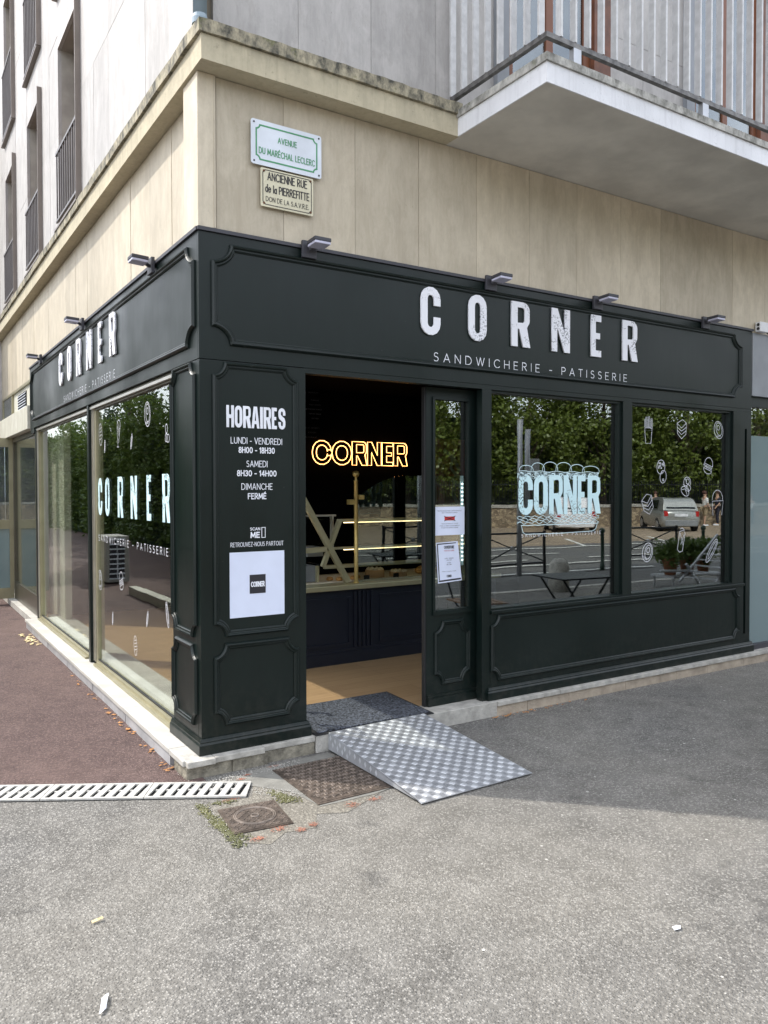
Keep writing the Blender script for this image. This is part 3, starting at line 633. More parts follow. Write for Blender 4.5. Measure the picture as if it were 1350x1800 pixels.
for a, b in zip(JL[:-1], JL[1:]): panel(Fr(U=(0, 1, 0), N=(-1, 0, 0)), a, b, 2.60 if a < 5 else 2.86, 3.753, -.08, M['trav'])
MB().box(.11, .20, 5.7, 14, 2.3, 2.87).build('lintel_wall', M['trav'], bd)
# upper right wall with window openings behind the balcony
JU = [.10, .605, 1.091, 1.573, 2.10]
wins_r = [(2.14, 2.98), (4.12, 5.05), (6.3, 7.2), (8.5, 9.4)]
def upper(a, b, v0=3.96, v1=BH):
    z = v0; k = 0
    while z < v1-.05:
        z2 = min(v1, z+(1.02 if k else .98)); panel(RF, a, b, z, z2, -.03, M['travup']); z = z2; k += 1
for a, b in zip(JU[:-1], JU[1:]): upper(a, b)
edges = [2.14]+[x for w_ in wins_r for x in w_][1:]
for i, (a, b) in enumerate(wins_r):
    nxt = wins_r[i+1][0] if i < len(wins_r)-1 else 15
    n = max(1, round((nxt-b)/.48)); 
    for k in range(n): upper(b+(nxt-b)*k/n, b+(nxt-b)*(k+1)/n)
    for fl in range(4):
        z = 3.93+2.3*fl*1.15
        if z+2.1 > BH: continue
        wn = MB(RF).box(a, b, z-.02, z+.10, -.03, .0).build('window', M['white'], bd)
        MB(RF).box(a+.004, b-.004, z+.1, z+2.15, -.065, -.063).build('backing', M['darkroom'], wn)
        m_ = MB(RF)
        for u in (a+.015, (a+b)/2-.03, b-.08): m_.box(u, u+.065, z+.1, z+2.15, -.062, -.03)
        m_.box(a+.08, b-.08, z+.1, z+.19, -.061, -.034); m_.box(a+.08, b-.08, z+2.08, z+2.15, -.061, -.034); m_.build('frame', M['orange'], wn)
        MB(RF).box(a+.08, b-.08, z+.19, z+2.08, -.050, -.044).build('pane', M['glassu'], wn)
        for u0, u1 in ((a-.09, a+.012), (b-.012, b+.16)):
            MB(RF).box(u0, u1, z+.1, z+2.15, -.029, .012).build('shutter_leaf', M['greyf'] if u0 < a else M['shutter'], wn)
# upper left wall
LFy = Fr(U=(0, 1, 0), N=(-1, 0, 0)); XW = -.0
cols = [2.83+1.84*i for i in range(7)]; W_ = .955
rows = [(3.70, 5.64), (6.11, 7.93), (8.42, 10.25), (10.73, 12.5)]
def upl(a, b, z0, z1):
    n = max(1, round((b-a)/.47)); m = max(1, round((z1-z0)/.95))
    for i in range(n):
        for j in range(m): panel(LFy, a+(b-a)*i/n, a+(b-a)*(i+1)/n, z0+(z1-z0)*j/m, z0+(z1-z0)*(j+1)/m, XW, M['travup'])
upl(.005, 2.83, 3.96, BH)
prev = 2.83
for i, c in enumerate(cols):
    nx = cols[i+1] if i < len(cols)-1 else 15
    upl(c+W_, nx, 3.96, BH)
    zz = 3.96
    for k, (z0, z1) in enumerate(rows):
        if z0 > 3.96: upl(c, c+W_, zz, z0)
        zz = z1
    upl(c, c+W_, zz, BH)
# one recessed window box with railing = part of building with sub-parts
MB().box(.03, .11, .04, 14, 3.0, BH).build('wall_core', M['joint'], bd) if False else None
def left_window(c, z0, z1, rail):
    fr = LFy; a, b = c, c+W_; D = .30; z0 = max(z0, 3.985)
    wn = MB(fr); t = .012
    wn.box(a-t, a, z0, z1, -D, -.031); wn.box(b, b+t, z0, z1, -D, -.031); wn.box(a-t, b+t, z1, z1+t, -D, -.031); wn.box(a-t, b+t, z0-t, z0, -D, -.031)
    wn = wn.build('window', M['reveal'], bd)
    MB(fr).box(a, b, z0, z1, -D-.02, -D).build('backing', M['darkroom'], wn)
    m_ = MB(fr); n = 9
    for k in range(n): m_.box(b-.40+.40*k/n+.003, b-.40+.40*(k+1)/n-.003, z0, z1, -D+.10-.002*(k % 2), -D+.135)
    o = m_.build('shutter', M['shutter'], wn)
    m_ = MB(fr)
    for k in range(n): m_.box(a+.02+.30*k/n+.003, a+.02+.30*(k+1)/n-.003, z0, z1, -D+.10-.002*(k % 2), -D+.135)
    m_.build('shutter', M['shutter'], wn)
    MB(fr).box(a+.01, b-.01, z0, z1, -D+.04, -D+.05).build('pane', M['glassu'], wn)
    # projecting metal edge strip
    m_ = MB(fr); m_.box(a-.016, a-.002, z0-.02, z1+.03, -.002, .045); m_.box(a-.002, b+.014, z0-.032, z0-.014, -.002, .045); m_.build('edge_strip', M['bronze'], wn)
    rl = MB(fr).box(a+.003, b-.003, rail-.012, rail+.012, .012, .032).build('window_railing', M['bars_l'], bd)
    MB(fr).box(a+.003, b-.003, z0+.05, z0+.07, .012, .032).build('bottom_rail', M['bars_l'], rl)
    for k in range(10):
        u = a+.03+(W_-.06)*k/9; MB(fr).box(u-.006, u+.006, z0+.071, rail-.013, .016, .028).build('bar', M['bars_l'], rl)
for i, c in enumerate(cols[:5]):
    for k, (z0, z1) in enumerate(rows[:3]): left_window(c, z0, z1, [4.66, 6.99, 9.3][k])
# hollow behind windows: core is cut by starting at x=.34 on left
bpy.data.objects.remove(bpy.data.objects['wall_core'])
mb = MB(); mb.box(.34, 15, .066, 14, 2.62, BH); mb.build('wall_core', M['joint'], bd)
mb = MB(); mb.box(.04, .34, .066, 2.8, 3.97, BH); mb.box(.11, .34, .066, 14, 2.62, 3.69); mb.build('corner_core', M['joint'], bd)
mb = MB()
for i, c in enumerate(cols): mb.box(.034, .34, c+W_+.02, (cols[i+1] if i < 6 else 14)-.02, 3.80, BH)
for (z0, z1), (z2, z3) in zip(rows[:-1], rows[1:]):
    for c in cols: mb.box(.034, .34, c-.02, c+W_+.02, z1+.02, z2-.02)
mb.build('pier_core', M['joint'], bd)
# cornice (left and right arms mitred)
def cornice(name, x0, y0, z0, z1, mat, xe=1.66, ye=14, ragged=0):
    """L-shaped band whose outer corner is (x0,y0)"""
    m_ = MB(); n = 26; rnd = random.Random(5)
    def pts(z):
        L = [(x0, ye)]; 
        L += [(x0-(rnd.random()*ragged), ye-(ye-y0)*i/60) for i in range(1, 60)]
        L += [(x0, y0)]+[(x0+(xe-x0)*i/n, y0-(rnd.random()*ragged)) for i in range(1, n)]+[(xe, y0), (xe, .03), (.09, .03), (.09, ye)]
        return L
    lo = pts(z0); hi = [(a, b) for a, b in lo]; nn_ = len(lo)
    V = [(x, y, z0) for x, y in lo]+[(x, y, z1-(rnd.random()*ragged*1.2 if 0 < i < nn_-4 else 0)) for i, (x, y) in enumerate(hi)]
    bm = bmesh.new(); vv = [bm.verts.new(v) for v in V]
    for i in range(nn_):
        j = (i+1) % nn_; bm.faces.new((vv[i], vv[j], vv[nn_+j], vv[nn_+i]))
    f1 = bm.faces.new([vv[i] for i in range(nn_)]); f2 = bm.faces.new([vv[nn_+i] for i in range(nn_)])
    bmesh.ops.triangulate(bm, faces=[f1, f2]); bmesh.ops.recalc_face_normals(bm, faces=bm.faces)
    me = bpy.data.meshes.new(name); bm.to_mesh(me); bm.free(); return link(name, me, mat, bd)
cornice('cornice_band', -.020, -.121, 3.756, 3.886, M['corn'])
cornice('cornice_slab', -.036, -.136, 3.888, 3.960, M['corntop'], ragged=.007)
# lower bay beyond the entrance on the left
MB().box(-.6, .10, 8.75, 13, 0, 6.7).build('side_bay', M['travup'], bd)

# downpipe
dp = thing('downpipe', 'grey blue round downpipe standing on the cornice corner', 'pipe', (-.02, -.075, 3.96))
MB().lathe((-.0, -.05, 3.962), [(.036, 0), (.036, 6)], 20).build('pipe', M['pvc'], dp, smooth=True)
MB().lathe((-.0, -.05, 3.961), [(.042, 0), (.042, .03), (.0385, .034), (.0362, .05)], 20).build('collar', M['pvc'], dp)

# balcony
bal = MB(); bal.box(1.632, 8.0, -.897, .02, 3.757, 3.868); bal = bal.build('balcony', M['white'], bd)
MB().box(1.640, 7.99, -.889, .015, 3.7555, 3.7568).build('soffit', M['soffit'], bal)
cap = MB(); 
cap.box(1.620, 8.01, -.909, .02, 3.869, 3.912); cap = cap.build('slab_cap', M['balc_cap'], bal)
MB().box(1.676, 7.95, -.853, .0, 4.012, 4.052).build('x', M['rail'], bal) if False else None
m_ = MB(); m_.box(1.665, 7.95, -.862, -.832, 4.028, 4.056); m_.box(1.665, 1.695, -.832, .0, 4.028, 4.056); m_.build('bottom_rail', M['rail'], bal)
m_ = MB(); m_.box(1.660, 7.95, -.867, -.827, 4.96, 4.99); m_.box(1.660, 1.70, -.827, .0, 4.96, 4.99); m_.build('top_rail', M['steel'], bal)
bx = [1.774+.1115*i for i in range(55)]
for i, u in enumerate(bx):
    MB().box(u-.007, u+.007, -.868, -.826, 4.057, 4.958).build('bar', M['steel'], bal)
for i in range(8):
    v = -.802+.1135*i; MB().box(1.659, 1.701, v-.007, v+.007, 4.057, 4.958).build('bar', M['steel'], bal)
for u in (1.90, 3.06, 4.22, 5.38): MB().box(u-.03, u+.03, -.864, -.830, 3.913, 4.026).build('rail_foot', M['galv'], bal)

# plinth and coping
def stone(name, fr, u0, u1, v0, v1, w0, w1, mat, bev=.004): return MB(fr).box(u0, u1, v0, v1, w0, w1).build(name, mat, bd, bev=bev)
cj = [-.105, .048, .335, .66]
for a, b in zip(cj[:-1], cj[1:]): stone('coping_stone', RF, a+.001, b-.001, .108, .140, -.06, .085 if a < .04 else (.072 if a < .3 else .045), M['coping'])
stone('threshold_stone', RF, .661, 2.02, .04, .1408, -.15, .052, M['coping'])
cj = [2.022, 2.45, 2.60, 3.72, 4.47, 4.80, 5.30, 6.2, 7.1]
for a, b in zip(cj[:-1], cj[1:]): stone('coping_stone', RF, a+.001, b-.001, .108, .140, -.06, .058, M['coping'])
pj = [-.085, .15, .36, .66]
for a, b in zip(pj[:-1], pj[1:]): stone('plinth_block', RF, a, b-.003, 0, .107, -.06, .060 if a < .3 else .040, M['plinth'], .006)
pj = [2.022, 2.3, 2.7, 3.3, 3.7, 3.9, 4.3, 4.8, 5.3, 6.2]
for a, b in zip(pj[:-1], pj[1:]): stone('plinth_block', RF, a, b-.003, 0, .107, -.06, .045, M['plinth2'], .004)
# left: marble sill slabs + risers
MB().box(-.105, .02, -.062, .145, .02, .1075).build('plinth_block', M['plinth'], bd, bev=.006)
MB().box(-.118, .02, -.04, .195, .1085, .1395).build('coping_stone', M['marble'], bd, bev=.004)
sj = [.197, 1.15, 2.1, 3.05, 4.0, 5.0, 5.36]
for a, b in zip(sj[:-1], sj[1:]):
    MB().box(-.118, .03, a+.001, b-.001, .112, .140).build('sill_slab', M['marble'], bd, bev=.003)
    MB().box(-.106+random.uniform(-.002, .002), -.084, a+.012, b-.012, .02, .111).build('riser_slab', M['riser'], bd)
MB().box(-.083, .03, .2, 5.36, .0, .111).build('sill_bed', M['plinth'], bd)
MB().box(-.03, 1.0, 5.37, 8.7, .05, .12).build('entrance_sill', M['marble'], bd)

# ------------------------------------------------------------------ SHOPFRONT
sf = thing('shopfront', 'dark green panelled timber shopfront wrapping the building corner', 'shopfront', (0, 0, .14))
GR = M['green']
# fascia right
fa = MB(RF).box(.0, 4.955, 2.252, 2.925, -.02, 0).build('fascia', GR, sf, bev=.002)
MB(RF).box(-.006, 4.965, 2.926, 2.945, -.03, .012).build('cap_strip', M['lampg'], fa)
moulding(RF, .068, 4.80, 2.334, 2.873, .105, 0, fa, GR, .036, .022, .095)
# fascia left
fl = MB(LF).box(-5.60, -.0205, 2.252, 2.925, -.02, 0).build('fascia', GR, sf, bev=.002)
MB(LF).box(-5.612, -.004, 2.926, 2.945, -.03, .012).build('cap_strip', M['lampg'], fl)
MB(LF).box(-5.62, -5.601, 2.252, 2.925, -.20, 0).build('end_board', GR, fl)
moulding(LF, -5.50, -.045, 2.330, 2.873, .11, 0, fl, GR, .036, .022, .095)
# letters on fascias
LW = [('C', 1.427, .150), ('O', 1.807, .150), ('R', 2.176, .163), ('N', 2.552, .175), ('E', 2.945, .124), ('R', 3.283, .163)]
for ch, u, wd in LW: heavy(ch, RF, u, 2.529, .004, wd, .302, .010, M['worn'], fa)
for ch, u, wd in LW: heavy(ch, LF, (u-1.427)*1.045-3.81, 2.527, .004, wd, .306, .012, M['worn'], fl)
put_text('tagline', 'SANDWICHERIE - PATISSERIE', RF, 1.532, 2.369, .0005, .058, M['ptxt'], fa, 1.815, -.012, 1.5)
put_text('tagline', 'SANDWICHERIE - PATISSERIE', LF, -3.66, 2.369, .0005, .058, M['ptxt'], fl, 1.89, -.012, 1.5)
# corner pillar
pl = MB().box(0, .626, 0, .05, .141, 2.249).build('corner_pillar', GR, sf, bev=.002)
MB().box(.0, .05, .0505, .475, .141, 2.249).build('pillar_side', GR, pl, bev=.002)
moulding(RF, .070, .577, .760, 2.243, .066, 0, pl, GR, .034, .02, .07)
moulding(RF, .070, .577, .280, .724, .062, 0, pl, GR, .034, .02, .07)
moulding(LF, -.462, -.046, .755, 2.245, .062, 0, pl, GR, .034, .02, .07)
moulding(LF, -.462, -.046, .275, .718, .062, 0, pl, GR, .034, .02, .07)
def base_mould(pts, parent, z0=.141, closed=False):
    """skirting swept round the outside of a plan polyline"""
    prof = [(0, .084), (.006, .084), (.010, .074), (.013, .068), (.013, .062), (.020, .052), (.020, 0), (0, 0)]
    V = []; n = len(pts)
    for i in range(n):
        a, b, c = Vector(pts[max(i-1, 0)]), Vector(pts[i]), Vector(pts[min(i+1, n-1)])
        ns = []
        if i > 0: e = (b-a).normalized(); ns.append(Vector((e.y, -e.x)))
        if i < n-1: e = (c-b).normalized(); ns.append(Vector((e.y, -e.x)))
        m = sum(ns, Vector((0, 0))); m = m/m.dot(ns[0])
        V += [(b.x+m.x*d, b.y+m.y*d, z0+h) for d, h in prof]
    k = len(prof); Fc = [(i*k+j, i*k+(j+1) % k, (i+1)*k+(j+1) % k, (i+1)*k+j) for i in range(n-1) for j in range(k)]+[tuple(range(k)), tuple((n-1)*k+j for j in range(k))]
    return MB().add(V, Fc).build('base_moulding', GR, parent)
base_mould([(-.0005, .49), (-.0005, -.0005), (.627, -.0005), (.627, .03)], pl)
# opening hours
HX = .315; H0 = .155
hl = [('H', .072), ('O', .072), ('R', .074), ('A', .078), ('I', .025), ('R', .074), ('E', .060), ('S', .070)]
tot = sum(x for _, x in hl); k_ = (.497-.149-.006*7)/tot; u = .149
for ch, wd in hl: heavy(ch, RF, u, 1.895, .0006, wd*k_, .118, .003, M['ptxt'], pl); u += wd*k_+.006
for s_, v, hh, wd, bo in [('LUNDI - VENDREDI', 1.807, .036, .305, .0), ('8H00 - 18H30', 1.757, .034, .215, .022), ('SAMEDI', 1.681, .036, .125, .0), ('8H30 - 14H00', 1.630, .034, .235, .022),
                          ('DIMANCHE', 1.556, .036, .185, 0), ('FERMÉ', 1.504, .034, .11, .022), ('SCAN', 1.332, .017, .060, .03), ('ME', 1.290, .034, .056, .04), ('RETROUVEZ-NOUS PARTOUT', 1.244, .025, .315, 0)]:
    uu = .325 if s_ not in ('SCAN', 'ME') else .312
    o_ = put_text('lettering', s_, RF, uu, v, .0008, hh, M['ptxt'], pl, wd, bo, 1, 'CENTER')
m_ = MB(RF); 
for a in ((.350, .374, 1.290, 1.2935), (.350, .374, 1.3455, 1.349), (.350, .3535, 1.2935, 1.3455), (.3705, .374, 1.2935, 1.3455)): m_.box(*a, .0005, .002)
m_.build('phone_symbol', M['ptxt'], pl)
wp = MB(RF).box(.162, .487, .857, 1.215, .0008, .003).build('white_panel', M['paper'], pl)
MB(RF).box(.277, .372, .984, 1.088, .0035, .0045).build('black_square', M['ink'], wp)
put_text('lettering', 'CORNER', RF, .3245, 1.020, .0048, .030, M['ptxt'], wp, .082, .03, 1, 'CENTER')

# lintel strip & head above the opening
MB(RF).box(.6265, 4.955, 2.223, 2.2515, -.06, -.003).build('head_board', GR, sf)
# door post + recess
dpst = MB(RF).box(1.932, 2.002, .141, 2.222, -.06, -.0005).build('door_post', GR, sf, bev=.002)
MB().box(1.975, 2.0, .061, .125, .141, 2.222).build('jamb_lining', M['navy'], sf)
# fixed glazed door leaf, set back
YD = .098
DFr = Fr((0, YD, 0))
dl_ = MB(DFr); u0, u1, g0_, g1_ = 1.545, 1.975, 1.605, 1.893
dl_.box(u0, g0_, .142, 2.221, -.04, 0); dl_.box(g1_, u1, .142, 2.221, -.04, 0); dl_.box(g0_, g1_, 2.150, 2.221, -.04, 0); dl_.box(g0_, g1_, .142, .765, -.04, 0)
dl_ = dl_.build('door_leaf', GR, sf)
MB(DFr).box(g0_, g1_, .765, 2.15, -.024, -.018).build('pane', M['glass'], dl_)
m_ = MB(DFr)
for a in ((g0_-.012, g0_+.006, .76, 2.16), (g1_-.006, g1_+.012, .76, 2.16)): m_.box(*a, .0005, .010)
m_.box(g0_+.0065, g1_-.0065, 2.144, 2.162, .0005, .010); m_.box(g0_-.012, g1_+.012, .735, .7595, .0005, .014); m_.build('glazing_bead', GR, dl_)
moulding(DFr, g0_+.002, g1_+.012, .272, .694, .062, 0, dl_, GR, .032, .018, .072)
MB(DFr).box(u0+.004, u1, .142, .195, .0005, .018).box(u0+.004, u1, .1955, .214, .0005, .010).build('kick_board', GR, dl_)
MB(DFr).box(u0-.012, u0-.001, .142, 2.22, -.035, -.004).build('edge_seal', M['rubber'], dl_)
# right windows
sw = boxes(RF, [(3.310, 3.412, .745, 2.222, -.06, -.001), (2.0025, 2.012, .745, 2.222, -.06, -.001), (4.700, 4.860, .141, 2.222, -.06, -.001), (4.892, 4.955, .141, 2.222, -.06, -.001),
    (4.8605, 4.8915, .141, .30, -.06, -.001), (4.8605, 4.8915, 2.08, 2.222, -.06, -.001)], 'window_post', GR, sf)
MB(RF).box(4.8605, 4.8915, .30, 2.08, -.06, -.045).build('shutter_slot', M['void'], sw)
for i in range(1): MB(RF).box(4.861, 4.866, .30, 2.08, -.044, -.004).build('slot_brush', M['rubber'], sw)
pane1 = MB(RF).box(2.0125, 3.3095, .757, 2.2225, -.062, -.056).build('pane', M['glass'], sf)
pane2 = MB(RF).box(3.4125, 4.6995, .757, 2.2225, -.062, -.056).build('pane', M['glass'], sf)
for a, b in ((2.0125, 3.3095), (3.4125, 4.6995)):
    MB(RF).box(a, b, .745, .757, -.075, -.002).build('glazing_bead', GR, sw); MB(RF).box(a, a+.012, .7575, 2.222, -.055, -.03).build('glazing_bead', GR, sw); MB(RF).box(b-.03, b, .7575, 2.222, -.055, -.02).build('glazing_bead', GR, sw)
    MB(RF).box(a+.012, b-.03, 2.206, 2.2225, -.055, -.02).build('glazing_bead', GR, sw)
st = MB(RF).box(2.0025, 4.6995, .141, .7445, -.05, -.0005).build('stall_riser', GR, sf)
moulding(RF, 2.003, 4.790, .268, .712, .062, 0, st, GR, .034, .02, .068)
MB(RF).box(2.003, 4.858, .722, .744, 0, .016).build('window_ledge', GR, st, bev=.003)
base_mould([(1.99, .09), (1.99, -.0005), (4.972, -.0005), (4.972, .04)], st)
# left windows (bronze aluminium frames)
XG = .05
lw = boxes(LF, [(-2.73, -2.675, .141, 2.2515, -.09, -.004), (-.500, -.4755, .141, 2.2515, -.09, -.03), (-5.36, -5.30, .141, 2.2515, -.09, -.01)], 'window_post', GR, sf)
boxes(LF, [(-2.674, -2.55, .16, 2.25, -.09, -.035), (-2.84, -2.731, .16, 2.25, -.09, -.035), (-5.299, -5.24, .16, 2.25, -.09, -.025)], 'frame_stile', M['brz'], lw)
boxes(LF, [(-2.665, -2.65, .16, 2.25, -.034, -.024), (-2.615, -2.60, .16, 2.25, -.034, -.024), (-5.29, -5.28, .16, 2.25, -.024, -.014), (-5.262, -5.256, .16, 2.25, -.024, -.014)], 'frame_edge', M['alu'], lw)
m_ = MB(LF); 
for a, b in ((-2.549, -.5005), (-5.239, -2.841)):
    m_.box(a, b, .141, .158, -.10, .004); m_.box(a, b, .1582, .178, -.07, -.022); m_.build('bottom_rail', M['brz'], lw) if False else None
m_.build('bottom_rail', M['brz'], lw)
m_ = MB(LF)
for a, b in ((-2.549, -.5005), (-5.239, -2.841)): m_.box(a, b, .1783, .186, -.058, -.040)
m_.build('gasket', M['rubber'], lw)
m_ = MB(LF)
for a, b in ((-2.66, -.5005), (-5.29, -2.735)): m_.box(a, b, 2.214, 2.232, -.06, -.012)
m_.build('head_rail', M['alu'], lw)
m_ = MB(LF)
for a, b in ((-2.549, -.5005), (-5.239, -2.841)): m_.box(a, b, 2.2325, 2.25, -.07, -.02); m_.box(a, b, 2.2, 2.2135, -.07, -.03)
m_.build('head_gasket', M['brzd'], lw)
pane3 = MB(LF).box(-2.5495, -.5005, .1865, 2.1995, -.054, -.048).build('pane', M['glassl'], sf)
pane4 = MB(LF).box(-5.2395, -2.8405, .1865, 2.1995, -.054, -.048).build('pane', M['glassl'], sf)
MB(LF).box(-5.2395, -.5005, .141, .186, -.30, -.1005).build('inner_sill', M['marble'], sf)
# end return of the shopfront at far left
MB(LF).box(-5.60, -5.3605, 2.20, 2.2515, -.2, -.0).build('end_return', GR, sf)

# ---- window stickers
RG = Fr((0, .0555, 0)); LG = Fr((.0475, 0, 0), U=(0, -1, 0), N=(-1, 0, 0))
def ell(cx, cy, rx, ry, rot=0, n=22, a0=0, a1=360):
    o = []
    for i in range(n+1):
        a = R(a0+(a1-a0)*i/n); x, y = rx*math.cos(a), ry*math.sin(a); o.append((cx+x*math.cos(rot)-y*math.sin(rot), cy+x*math.sin(rot)+y*math.cos(rot)))
    return o
def decal(kind, fr, cx, cy, s, rot, pane, lab, sw_=.0038, mat=None):
    mb = MB(fr); rnd = random.Random(kind)
    T = lambda pts: [(cx+s*(x*math.cos(rot)-y*math.sin(rot)), cy+s*(x*math.sin(rot)+y*math.cos(rot))) for x, y in pts]
    def L(*pts): mb.ribbon(T(list(pts)), sw_, 0)
    def E(*a, **k): mb.ribbon(T(ell(*a, **k)), sw_, 0)
    if kind == 'fries':
        L((-.32, .1), (-.22, -.8), (.28, -.8), (.38, .1)); E(.03, .1, .35, .1, a0=180, a1=360); E(.03, .1, .35, .1)
        for i in range(6):
            x = -.3+.12*i; t = .55+rnd.random()*.35; L((x, .15), (x-.02, t), (x+.08, t+.03), (x+.1, .15))
    elif kind == 'cake':
        L((-.45, .35), (.1, .6), (.5, .4), (.45, -.35), (0, -.65), (-.42, -.3), (-.45, .35)); L((-.45, .1), (0, -.15), (.48, .12)); L((-.42, -.1), (0, -.38), (.47, -.1)); L((-.45, .35), (0, .05), (.5, .4))
    elif kind in ('donut', 'macaron'):
        E(0, 0, .48, .6, rot=.2); E(.05, .05, .3, .45, rot=.2); E(0, .15, .14, .16)
        for i in range(4): L((-.3+.12*i, -.35), (-.22+.12*i, -.48))
    elif kind == 'cookie':
        E(-.12, .22, .36, .42); E(.2, -.3, .28, .38)
        for _ in range(9): x, y = rnd.uniform(-.35, .12), rnd.uniform(-.05, .5); E(x, y, .045, .05, n=6)
        for _ in range(5): x, y = rnd.uniform(.05, .38), rnd.uniform(-.6, -.1); E(x, y, .045, .05, n=6)
    elif kind == 'burger':
        E(.05, .12, .45, .5, a0=0, a1=180); L((-.42, .12), (.52, .12)); L(*[(-.5+.1*i, -.02+.05*(i % 2)) for i in range(11)]); E(.05, -.2, .45, .28, a0=180, a1=360); L((-.42, -.2), (.5, -.2)); L((-.42, -.08), (.5, -.1))
    elif kind == 'croissant':
        E(.1, .25, .33, .32, a0=-40, a1=230); E(-.1, -.3, .4, .25, rot=-.5); E(.15, .3, .15, .16); L((-.3, .1), (.1, .0), (.3, -.3)); L((-.15, .5), (.05, .3)); E(.2, -.1, .22, .2); L((-.4, -.2), (-.1, -.15), (.1, -.5))
    elif kind == 'cup':
        L((-.3, -.5), (-.36, .1), (.4, .12), (.3, -.5)); E(.0, .15, .36, .42, a0=0, a1=180); 
    elif kind == 'wrap':
        L((-.25, .55), (-.35, -.6), (-.1, -.75), (.15, -.65), (.3, .5), (.1, .65), (-.25, .55)); L(*[(-.2+.06*i, .45-.12*i+.08*(i % 2)) for i in range(8)]); L(*[(.2-.05*i, .4-.13*i) for i in range(6)]); L((-.22, .7), (0, .8), (.22, .65))
    elif kind == 'eclair':
        E(0, 0, .8, .22, rot=.95); E(.04, .04, .62, .1, rot=.95)
    elif kind == 'bun':
        E(0, 0, .36, .62, rot=.1); 
        for i in range(4): L((-.2, -.3+.2*i), (.22, -.2+.2*i))
    elif kind == 'slim': E(0, 0, .16, .55, rot=-.15); E(0, 0, .07, .4, rot=-.15)
    elif kind == 'cone':
        E(.05, .3, .3, .28, a0=-20, a1=200); L((-.25, .2), (-.1, -.7), (-.3, -.72), (.05, -.74)); L((.33, .2), (.05, -.55), (-.1, -.3)); L((-.2, .3), (.1, -.2), (.3, .3)); L((-.1, .5), (.1, 0))
    elif kind == 'pretzel': E(-.15, .3, .2, .28); E(.15, -.3, .25, .25); E(-.2, -.25, .2, .25)
    o = mb.build('window_sticker', mat or M['ptxt'], pane); o['label'] = lab; return o
for kd, x, z, s_, rot, lb in [('fries', 3.662, 2.019, .125, 0, 'fries sticker'), ('cake', 4.076, 2.050, .125, 0, 'layer cake sticker'), ('donut', 4.57, 2.06, .125, .2, 'doughnut sticker'), ('cookie', 3.83, 1.703, .135, -.2, 'two cookies sticker'),
                              ('burger', 4.425, 1.749, .125, -.3, 'burger sticker'), ('croissant', 4.14, 1.581, .135, 0, 'croissant sticker'), ('cake', 3.66, 1.441, .13, .3, 'brownie sticker'), ('cup', 4.562, 1.436, .20, 0, 'ice cream sticker'),
                              ('wrap', 4.086, 1.138, .13, -.1, 'wrap sticker'), ('donut', 3.663, 1.059, .125, -.5, 'iced doughnut sticker'), ('eclair', 4.488, 1.037, .15, -.05, 'eclair sticker')]:
    decal(kd, RG, x, z, s_, rot, pane2, lb)
for kd, y, z, s_, rot, lb in [('bun', 2.44, 2.00, .14, 0, 'bun sticker'), ('cone', 1.879, 1.985, .15, 0, 'ice cone sticker'), ('slim', 2.302, 1.90, .09, 0, 'slim eclair sticker'), ('slim', 1.524, 1.896, .10, -.2, 'slim roll sticker'), ('donut', 1.13, 2.053, .135, 0, 'doughnut sticker'),
                              ('pretzel', .709, 1.901, .10, 0, 'pretzel sticker'), ('donut', 2.50, .837, .13, 0, 'low doughnut sticker'), ('burger', 1.838, .884, .12, .3, 'burger sticker'), ('slim', 2.103, .58, .09, 0, 'small roll sticker'), ('slim', 1.17, .704, .10, -.2, 'slim low roll sticker'),
                              ('eclair', .735, .79, .10, .9, 'long eclair sticker'), ('bun', 1.468, .477, .11, 0, 'low bun sticker')]:
    decal(kd, LG, -y, z, s_, rot, pane3, lb)
for ch, y, wd in [('C', 2.535, .135), ('O', 2.30, .14), ('R', 1.915, .155), ('N', 1.555, .165), ('E', 1.160, .118), ('R', .815, .155)]:
    heavy(ch, LG, -y, 1.357, .0005, wd*.94, .298, .001, M['wornv'], pane3)
put_text('lettering', 'SANDWICHERIE - PATISSERIE', LG, -2.54, 1.150, .0005, .050, M['ptxt'], pane3, 1.83, -.012, 1.5)
# sandwich logo on window 1
lg = put_text('lettering', 'SANDWICHERIE - PATISSERIE', RG, 2.33, 1.222, .0005, .024, M['ptxt'], pane1, .80, -.01, 1.5)
u = 2.303
for ch, wd in [('C', .134), ('O', .134), ('R', .134), ('N', .132), ('E', .092), ('R', .132)]:
    heavy(ch, RG, u, 1.377, .0005, wd, .283, .001, M['wornv'], pane1); u += wd+.012
mb = MB(RG); rnd = random.Random(4)
bx_ = [2.31, 2.42, 2.53, 2.66, 2.80, 2.93, 3.11]; top = [1.726, 1.745, 1.753, 1.752, 1.74, 1.73]
for i in range(6):
    a, b = bx_[i], bx_[i+1]+(.02 if i < 5 else 0); hh = top[i]-1.686
    mb.ribbon([(a+(b-a)*(1-math.cos(R(t)))/2, 1.686+hh*math.sin(R(t))**.7) for t in range(0, 181, 12)], .0042, 0)
mb.ribbon([(2.308+.8*i/24, 1.684+.004*math.sin(i*1.3)) for i in range(25)], .004, 0); mb.ribbon([(2.315+.79*i/24, 1.672+.003*math.sin(i*1.9)) for i in range(25)], .008, 0)
for i in range(10): mb.ribbon(ell(2.36+.078*i, 1.652, .03, .022, n=12, a0=0, a1=180), .009, 0); mb.ribbon([(2.325+.078*i, 1.66), (2.322+.078*i+rnd.uniform(-.02, .02), 1.635), (2.335+.078*i, 1.618+rnd.uniform(0, .01))], .004, 0)
